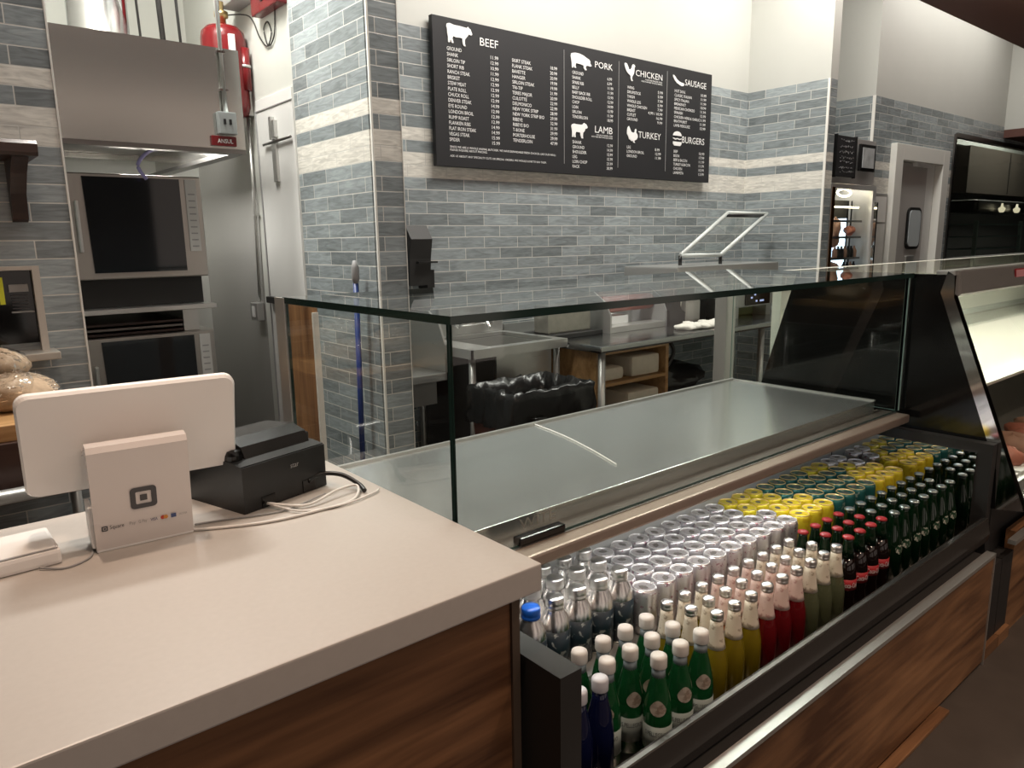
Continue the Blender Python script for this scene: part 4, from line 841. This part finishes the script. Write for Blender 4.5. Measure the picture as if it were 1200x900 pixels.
# ============================================================ OVENS AND HOOD
hd = thing('range_hood', 'large brushed steel extraction hood above the ovens', 'range hood', (0.9, 3.9, 1.87))
HX0, HX1, HY0, HY1 = 0.30, 1.33, 3.50, 4.95
MB().box(HX0, HX1, HY0, HY0 + 0.02, 1.875, 2.305).box(HX0, HX1, HY1 - 0.02, HY1, 1.95, 2.305).box(HX0, HX0 + 0.02, HY0 + .0202, HY1 - .0202, 1.875, 2.305).box(HX1 - 0.02, HX1, HY0 + .0202, HY1 - .0202, 1.875, 2.305).box(HX0 + .0202, HX1 - .0202, HY0 + .0202, HY1 - .0202, 2.285, 2.304).build('canopy', STEELH, hd)
MB().box(HX0, HX1, HY0 + .002, HY0 + 0.06, 1.855, 1.8745).box(HX1 - 0.06, HX1, HY0 + .0605, HY1, 1.855, 1.8745).build('drip_rail', STEELK, hd)
MB().box(HX0 + .02, HX1 - .02, HY0 + .3, HY1 - .03, 1.98, 2.0).build('filter_bank', STEELK, hd)
area('added_hood_fill_light', (1.08, 4.25, 1.96), 0.25, 0.25, 9, COOL)  # fill light added under the hood to brighten the recess wall
lp = MB().lathe([(0.03, 1.90), (0.055, 1.92), (0.055, 1.97), (0.03, 1.985)], (1.10, 3.70, 0), 14).build('hood_lamp', WHITEG, hd)
MB().tube(smooth_path([(1.02, 3.68, 1.88), (0.95, 3.66, 1.86), (0.90, 3.66, 1.80), (0.93, 3.66, 1.74)]), 0.008, 8).build('clear_hose', HOSE, hd)
dt = thing('exhaust_duct', 'shiny round exhaust duct rising from the hood', 'duct', (0.87, 3.95, 2.305))
MB().lathe([(0.125, 2.306), (0.125, 3.69)], (0.87, 3.95, 0), 32).build('pipe', pm('galvanised', (0.70, 0.71, 0.73), 0.09, 1.0, nscale=4, rnoise=0.1), dt)
MB().lathe([(0.128, 2.35), (0.128, 2.372)], (0.87, 3.95, 0), 32).lathe([(0.132, 2.306), (0.132, 2.315)], (0.87, 3.95, 0), 32).build('pipe_band', STEEL, dt)
for x, y, r_, lb_ in ((1.06, 4.0, .006, 'thin black cable hanging behind the hood beside the duct'), (1.22, 4.2, .014, 'thick black pipe rising behind the hood'), (1.40, 4.5, .008, 'thin dark rod rising behind the hood near the red tank')):
    tag(MB().tube([(x, y, 2.306), (x - .01, y, 2.7), (x - .02, y, 3.69)], r_, 8).build('overhead_cable', BLACKM), lb_, 'cable')
# conduit with pull station on the hood front
cdt = thing('fire_pull_station', 'grey conduit and pull box with red tag on the hood front', 'fire pull station', (1.23, 3.48, 1.9))
MB().tube([(1.245, 3.482, 2.03), (1.245, 3.482, 2.5), (1.24, 3.482, 3.69)], 0.012, 10).build('conduit', STEEL, cdt)
for z_ in (2.12, 2.28): B(1.228, 1.262, 3.475, 3.50, z_, z_ + .01).build('clip', CHROME, cdt)
pbx = B(1.205, 1.285, 3.462, 3.498, 1.935, 2.03, 0.004).build('pull_box', pm('grey_cast', (0.35, 0.38, 0.38), 0.4, 0.5), cdt)
MB().box(1.225, 1.235, 3.456, 3.462, 1.975, 1.998).box(1.250, 1.260, 3.456, 3.462, 1.975, 1.998).build('screw_slot', BLACK, pbx)
rt = MB().box(1.175, 1.285, 3.485, 3.498, 1.885, 1.928, 0.002).build('red_tag', RED, cdt)
text_fit('ANSUL', (1.20, 1.268, 1.897, 1.915), 'lettering', LETTER, rt, (0, 3.4845, 0))
# suppression tank
tk = thing('fire_suppression_tank', 'red fire suppression tank mounted above the hood corner', 'tank', (1.49, 4.1, 2.3))
MB().lathe([(0.02, 2.10), (0.10, 2.12), (0.112, 2.16), (0.112, 2.49), (0.105, 2.53), (0.080, 2.555), (0.03, 2.568), (0.02, 2.575)], (1.485, 4.1, 0), 28).build('cylinder', RED, tk)
MB().lathe([(0.022, 2.57), (0.022, 2.60), (0.035, 2.605), (0.035, 2.63), (0.015, 2.64), (0.015, 2.68)], (1.485, 4.1, 0), 14).build('valve', pm('brass', (0.6, 0.45, 0.22), 0.3, 1.0), tk)
MB().tube([(1.56, 4.02, 2.45), (1.56, 4.02, 2.24)], 0.026, 12).build('side_pipe', RED, tk)
MB().lathe([(0.029, 2.352), (0.029, 2.366)], (1.56, 4.02, 0), 14).build('pipe_band', STEEL, tk)
MB().box(1.47, 1.50, 3.975, 3.99, 2.40, 2.50).build('white_sticker', WHITE, tk)
fb = thing('alarm_box', 'red alarm control box high on the cream wall', 'alarm box', (1.56, 3.66, 2.55))
B(1.545, 1.60, 3.54, 3.85, 2.56, 2.82, 0.006).build('box', RED, fb)
MB().box(1.540, 1.546, 3.62, 3.65, 2.60, 2.64).box(1.540, 1.546, 3.70, 3.72, 2.60, 2.63).build('screw', BLACK, fb)
tag(MB().tube(smooth_path([(1.51, 4.1, 2.62), (1.585, 3.98, 2.60), (1.592, 3.88, 2.48), (1.592, 3.79, 2.42), (1.592, 3.73, 2.47), (1.592, 3.77, 2.53), (1.592, 3.82, 2.50), (1.592, 3.78, 2.42), (1.592, 3.70, 2.45), (1.592, 3.67, 2.56)]), 0.0035, 7).build('wire', BLACKM), 'thin looped wire from the red tank to the alarm box', 'wire')
tag(MB().box(1.50, 1.598, 3.92, 4.15, 2.66, 2.74, 0.004).build('junction_box', GREY), 'grey junction box above the red tank', 'junction box')
cw = thing('wall_conduit', 'thin grey conduit with a small box running down the white kitchen wall', 'conduit', (1.59, 4.1, 1.1))
MB().tube([(1.580, 4.09, 2.13), (1.580, 4.10, 1.6), (1.580, 4.13, 1.13)], 0.0085, 8).build('pipe', STEEL, cw)
B(1.560, 1.598, 4.05, 4.12, 2.12, 2.25, 0.004).build('upper_box', STEEL, cw)
B(1.555, 1.598, 4.12, 4.22, 1.02, 1.12, 0.004).build('lower_box', pm('galv_box', (0.5, 0.5, 0.5), 0.35, 0.8), cw)
B(1.551, 1.556, 4.15, 4.19, 1.04, 1.10).build('switch', WHITE, cw)
MB().box(1.57, 1.598, 4.08, 4.10, 1.60, 1.61).build('clip', STEEL, cw)
lt = thing('door_latch', 'steel sliding latch on the white service door', 'latch', (1.58, 3.76, 1.9))
MB().box(1.575, 1.592, 3.745, 3.795, 1.76, 1.95, 0.003).box(1.57, 1.59, 3.77, 3.80, 1.97, 2.08).box(1.57, 1.59, 3.735, 3.76, 1.98, 2.06).build('plate', STEEL, lt)
MB().tube([(1.578, 3.90, 1.955), (1.578, 3.56, 1.96)], 0.007, 8).build('rod', STEELK, lt)
tag(B(1.56, 1.592, 3.86, 3.99, 1.13, 1.165, 0.003).build('door_stop', BLACKM), 'black hinge block on the white service door', 'hinge')

# two stacked combi ovens
OVST = pm('oven_steel', (0.40, 0.38, 0.35), 0.28, 0.75)
def oven(zb, zt, label, tall):
    o = thing('oven', label, 'oven', (0.9, 3.95, zb), 0, 'stacked steel ovens')
    B(0.56, 1.20, 3.78, 4.6, zb, zt, 0.004).build('cabinet', OVST, o)
    d = B(0.56, 1.185, 3.73, 3.775, zb, zt, 0.006).build('door', OVST, o)
    MB().prism([(0.692, zb + 0.03), (1.085, zb + 0.03), (1.085, zt - 0.015), (0.682, zt - 0.015)], 'y', 3.722, 3.732).build('door_glass', SCREENB, d)
    B(0.640, 0.655, 3.695, 3.725, zb + 0.12, zt - 0.12, 0.006).build('handle', STEEL, d)
    st_ = B(1.110, 1.160, 3.724, 3.731, zb + 0.12, zt - 0.015).build('control_strip', pm('pale_sticker' + str(zb), (0.55, 0.55, 0.53), 0.4), d)
    mk = MB()
    for k in range(int((zt - zb - 0.18) / 0.03)): mk.box(1.12, 1.15, 3.7225, 3.724, zb + 0.14 + 0.03 * k, zb + 0.146 + 0.03 * k)
    mk.build('control_marks', GREY, st_)
    return o
oven(1.30, 1.765, 'upper of the two stacked steel ovens under the hood', True)
oven(0.55, 1.035, 'lower of the two stacked steel ovens behind the tablet', False)
os_ = thing('oven_stand', 'dark stand between the two ovens with trays on its shelf', 'stand', (0.9, 3.95, 1.04))
B(0.56, 1.17, 3.80, 4.6, 1.17, 1.297).build('plinth', BLACKM, os_)
B(0.56, 1.20, 3.70, 4.6, 1.145, 1.168, 0.003).build('shelf', STEEL, os_)
B(0.56, 0.60, 3.80, 4.6, 1.037, 1.145).build('support', STEEL, os_); B(1.06, 1.13, 3.78, 4.6, 1.037, 1.145).build('support', STEEL, os_)
for k in range(3): B(0.61, 1.05, 3.76, 4.4, 1.042 + 0.022 * k, 1.054 + 0.022 * k, 0.003).build('tray', STEELK if k % 2 else WOODD, os_)
B(0.56, 1.2, 3.85, 4.6, 0.0, 0.545).build('lower_base', STEELK, os_)

# ============================================================ LEFT WALL
sf = thing('wall_shelf', 'dark wooden shelf with curved bracket on the left tiled wall', 'shelf', (0.2, 2.88, 1.7))
MB().prism([(2.76, 1.735), (2.76, 1.76), (2.775, 1.772), (2.995, 1.772), (2.995, 1.725), (2.77, 1.725)], 'x', -1.2, 0.397).build('board', WOODD, sf)
MB().prism([(2.80, 1.724), (2.995, 1.724), (2.995, 1.53), (2.97, 1.54), (2.95, 1.62), (2.88, 1.68)], 'x', 0.33, 0.375).build('bracket', WOODD, sf)
w2 = struct('window_2', MB().box(-1.0, 0.360, 2.984, 2.99, 1.125, 1.37), BLACKG)
MB().box(0.360, 0.382, 2.955, 2.998, 1.10, 1.385).box(-1.0, 0.3598, 2.955, 2.998, 1.372, 1.385).build('window_frame', pm('frame_taupe', (0.52, 0.48, 0.43), 0.4), w2)
MB().box(-1.0, 0.40, 2.86, 2.998, 1.075, 1.10, 0.003).build('window_sill', pm('sill_steel', (0.6, 0.56, 0.5), 0.3, 0.7), w2)
MB().box(0.262, 0.276, 2.972, 2.980, 1.26, 1.35).build('yellow_strip', YEL, w2)
MB().box(0.29, 0.355, 2.972, 2.984, 1.23, 1.235).box(0.29, 0.345, 2.972, 2.984, 1.30, 1.325).build('pane_fittings', GREY, w2)
for k in range(5): B(0.295, 0.34, 2.974, 2.984, 1.243 + 0.011 * k, 1.246 + 0.011 * k).build('vent_bar', SLATE, w2)
rk = thing('bread_table', 'steel rail table with wooden top under the left window', 'table', (0.1, 2.6, 0))
B(-1.2, 0.34, 2.35, 2.95, 0.93, 0.975, 0.003).build('wooden_top', WOODL, rk)
B(-1.2, 0.36, 2.33, 2.98, 0.80, 0.93, 0.003).build('apron', WOODD, rk)
MB().tube([(-1.2, 2.24, 0.81), (0.42, 2.24, 0.81)], 0.02, 12).build('rail', STEEL, rk)
for y_ in (2.30, 2.95): MB().tube([(0.40, y_, 0.0), (0.40, y_, 0.78)], 0.018, 10).build('leg', STEEL, rk)
B(-1.2, 0.42, 2.27, 2.98, 0.78, 0.80).build('lower_top', STEELK, rk)
for k, (x, y, z, s, lb_) in enumerate(((0.22, 2.62, 1.02, (0.11, 0.13, 0.055), 'crusty wrapped bread loaf nearest the terminal, lowest on the table'), (0.19, 2.74, 1.09, (0.10, 0.11, 0.055), 'crusty bread loaf lying on top behind the others'), (0.06, 2.60, 1.04, (0.10, 0.12, 0.06), 'wrapped bread loaf at the far left edge of the photo'))):
    t = thing('bread_loaf', lb_, 'bread', (x, y, z), 0.3 * k, 'bread loaves on the left table')
    MB().blob((0, 0, 0), s, 0.12, 10 + k, 20, 12).build('loaf', LOAF, t, True)
    MB().blob((0, 0, 0), tuple(v * 1.08 for v in s), 0.2, 30 + k, 22, 12).build('plastic_wrap', WRAP, t, True)

# ============================================================ DISPLAY FRIDGE ON THE RIGHT
FX0, FX1, FY = 5.40, 6.12, 2.80
FST = pm('fridge_steel', (0.62, 0.61, 0.60), 0.28, 0.45); WARMREFL = pm('warm_reflection', (0.6, 0.30, 0.14), 0.25, 1.0)
fg = thing('ageing_fridge', 'tall steel display fridge with meat and bottles behind its glass door', 'fridge', (5.76, 3.1, 0))
MB().box(FX0, FX0 + 0.03, FY, 3.45, 0, 2.17).box(FX1 - 0.03, FX1, FY, 3.45, 0, 2.17).box(FX0, FX1, 3.4502, 3.5, 0, 2.17).box(FX0 + .0302, FX1 - .0302, FY + 0.0205, 3.45, 1.84, 2.169).box(FX0 + .0302, FX1 - .0302, FY, 3.45, 0, 0.5).build('cabinet', FST, fg)
B(FX0 + .0302, FX1 - .0302, FY, FY + 0.02, 1.83, 2.169, 0.002).build('top_panel', FST, fg)
dd = MB().box(FX0, FX0 + 0.05, FY - 0.03, FY - .0005, 0.5, 1.825).box(FX1 - 0.06, FX1, FY - 0.03, FY - .0005, 0.5, 1.825).box(FX0 + .0502, FX1 - .0602, FY - 0.03, FY - .0005, 0.5, 0.55).box(FX0 + .0502, FX1 - .0602, FY - 0.03, FY - .0005, 1.79, 1.825).build('door', FST, fg)
B(FX0 + .004, FX0 + .046, FY - .034, FY - .0302, 0.55, 1.80).build('reflection_strip', WARMREFL, fg)  # warm glow reflected on the door stile, put in as a coloured strip
B(FX0 + .05, FX1 - .06, FY - 0.018, FY - 0.012, 0.55, 1.79).build('door_glass', GLASS, dd)
B(FX1 - 0.04, FX1 - 0.02, FY - 0.06, FY - 0.03, 0.9, 1.7).build('handle', CHROME, dd)
for z in (1.14, 1.265, 1.43, 1.555):
    rkk = MB()
    for k in range(8): rkk.box(FX0 + 0.05, FX1 - 0.05, 2.86 + 0.075 * k, 2.866 + 0.075 * k, z, z + 0.006)
    rkk.box(FX0 + 0.05, FX1 - 0.05, 2.845, 2.853, z - 0.008, z + 0.008).build('rack', STEELK, fg)
for x in (6.00, 6.06): B(x, x + 0.008, 2.93, 2.94, 0.6, 1.72).build('rack_post', BLACK, fg)
B(5.60, 5.97, 2.83, 2.845, 1.655, 1.667).build('lamp_strip', LEDW, fg)
MB().tube([(5.83 + 0.11 * math.cos(a), 2.89, 1.775 + 0.028 * math.sin(a)) for a in [2 * PI * k / 20 for k in range(21)]], 0.008, 6).build('lamp_ring', LEDW, fg)
B(6.082, 6.089, 2.98, 3.12, 0.6, 1.68).build('blue_light', LEDC, fg)
B(5.62, 5.98, 2.93, 2.99, 1.58, 1.72).build('evaporator_box', BLACKM, fg)
for k in range(11):
    tag(MB().lathe([(0.018, 0), (0.02, 0.004), (0.02, 0.055), (0.008, 0.075), (0.008, 0.09)], (0, 0, 0), 10).build('small_bottle', BLACK if k % 3 else MEAT), 'small dark bottle in the display fridge, %s from the left on the %s shelf' % (ORD[k % 7], 'upper' if k < 7 else 'lower'), 'bottle', 'small bottles in the display fridge')
bots = [o for o in bpy.data.objects if o.name.startswith('small_bottle')]
for k, o in enumerate(bots): o.location = (5.70 + 0.053 * (k % 7), 2.87, 1.2725) if k < 7 else (5.86 + 0.055 * (k % 7), 2.87, 1.1475)
for k, (x, z, s, lb_) in enumerate(((5.76, 1.46, (0.055, 0.05, 0.11), 'pale hanging cut of meat in the upper part of the display fridge'), (5.75, 1.19, (0.09, 0.04, 0.045), 'cut of meat lying on the lower fridge shelf'), (6.02, 1.478, (0.035, 0.04, 0.04), 'dark piece of meat on the fridge shelf right of centre'))):
    tag(MB().blob((x, 2.92, z), s, 0.2, k + 50).build('meat_cut', MEAT if k < 2 else MEATR), lb_, 'meat', 'meat in the display fridge')
cb_ = thing('chalkboard', 'black chalkboard hung on the steel top of the display fridge', 'chalkboard', (5.53, 2.78, 1.87))
B(5.405, 5.70, 2.755, 2.775, 1.875, 2.165, 0.003).build('slate', CHALK, cb_)
for x_ in (5.398, 5.698): B(x_, x_ + .009, 2.752, 2.777, 1.868, 2.172).build('frame_bar', BLACK, cb_)
ck = MB(); rn = random.Random(5)
for j, z in enumerate((2.13, 2.09, 2.05, 2.01, 1.98, 1.94, 1.91)):
    x = 5.44 + rn.uniform(0, .03)
    while x < 5.66:
        w_ = rn.uniform(.008, .022); ck.tube([(x, 2.7545, z + rn.uniform(-.008, .008)), (x + w_ / 2, 2.7545, z + rn.uniform(-.012, .012)), (x + w_, 2.7545, z + rn.uniform(-.008, .008))], 0.0014, 4); x += w_ + rn.uniform(.004, .02)
ck.build('chalk_marks', pm('chalk', (0.30, 0.30, 0.30), 0.9), cb_)
tb = thing('framed_display', 'small black framed picture beside the chalkboard', 'picture', (5.93, 2.78, 1.93))
B(5.80, 6.05, 2.765, 2.785, 1.93, 2.13, 0.003).build('frame', BLACK, tb); B(5.83, 6.02, 2.761, 2.765, 1.955, 2.105).build('picture_panel', pm('pale_print', (0.5, 0.52, 0.53), 0.2, noise=0.5, nscale=14), tb)
ph = thing('wall_poster', 'pale framed notice on the wall between fridge and swing door', 'poster', (6.33, 2.84, 1.2))
B(6.185, 6.475, 2.835, 2.848, 1.10, 1.775).build('frame', pm('poster_frame', (0.4, 0.38, 0.36), 0.4, 0.5), ph)
B(6.205, 6.455, 2.832, 2.835, 1.55, 1.755).build('upper_sheet', PAPERP, ph); B(6.205, 6.455, 2.832, 2.835, 1.12, 1.535).build('lower_sheet', pm('notice_print', (0.66, 0.65, 0.62), 0.3, noise=0.25, nscale=9), ph)

# next room furniture
gr = thing('glass_shelf_unit', 'glass shelf unit in the dark room beyond the window', 'shelf unit', (11.0, 3.6, 0))
for x in (10.22, 11.85): B(x, x + 0.04, 3.38, 3.42, 0.9, 1.60).build('upright', pm('pale_edge' + str(x), (0.4, 0.5, 0.45), 0.2), gr)
for z in (1.25, 1.40, 1.55): B(10.26, 11.85, 3.38, 3.80, z, z + 0.012).build('glass_shelf', GEDGEL, gr)
B(10.1, 12.6, 3.36, 3.85, 1.70, 1.85, 0.04).build('canopy', STEELK, gr)
cbn = thing('steel_cabinet', 'dark steel wall cabinet in the room beyond the window', 'cabinet', (9.0, 4.9, 1.9))
B(11.4, 14.6, 3.95, 4.13, 2.0, 2.62).build('body', pm('dim_cabinet', (0.16, 0.13, 0.11), 0.4, 0.3), cbn); B(13.0, 13.02, 3.945, 3.95, 2.02, 2.60).build('door_gap', BLACK, cbn)
for x, lb_ in ((10.75, 'small glow modelled for a spotlight reflection nearer the swing door'), (11.3, 'small glow modelled for a spotlight reflection farther from the swing door')):
    tag(MB().lathe([(0.02, 0), (0.035, 0.02), (0.04, 0.05), (0.015, 0.07), (0.01, 0.11)], (x, 3.30, 1.70), 14).build('spot_reflection', pm('spot_glow' + str(x), (1, 1, 1), 0.5, emit=(1.0, 0.85, 0.6), estr=1.2)), lb_, 'lamp', 'spotlight reflections modelled behind the window')  # emissive shapes added for spotlight reflections in the window pane
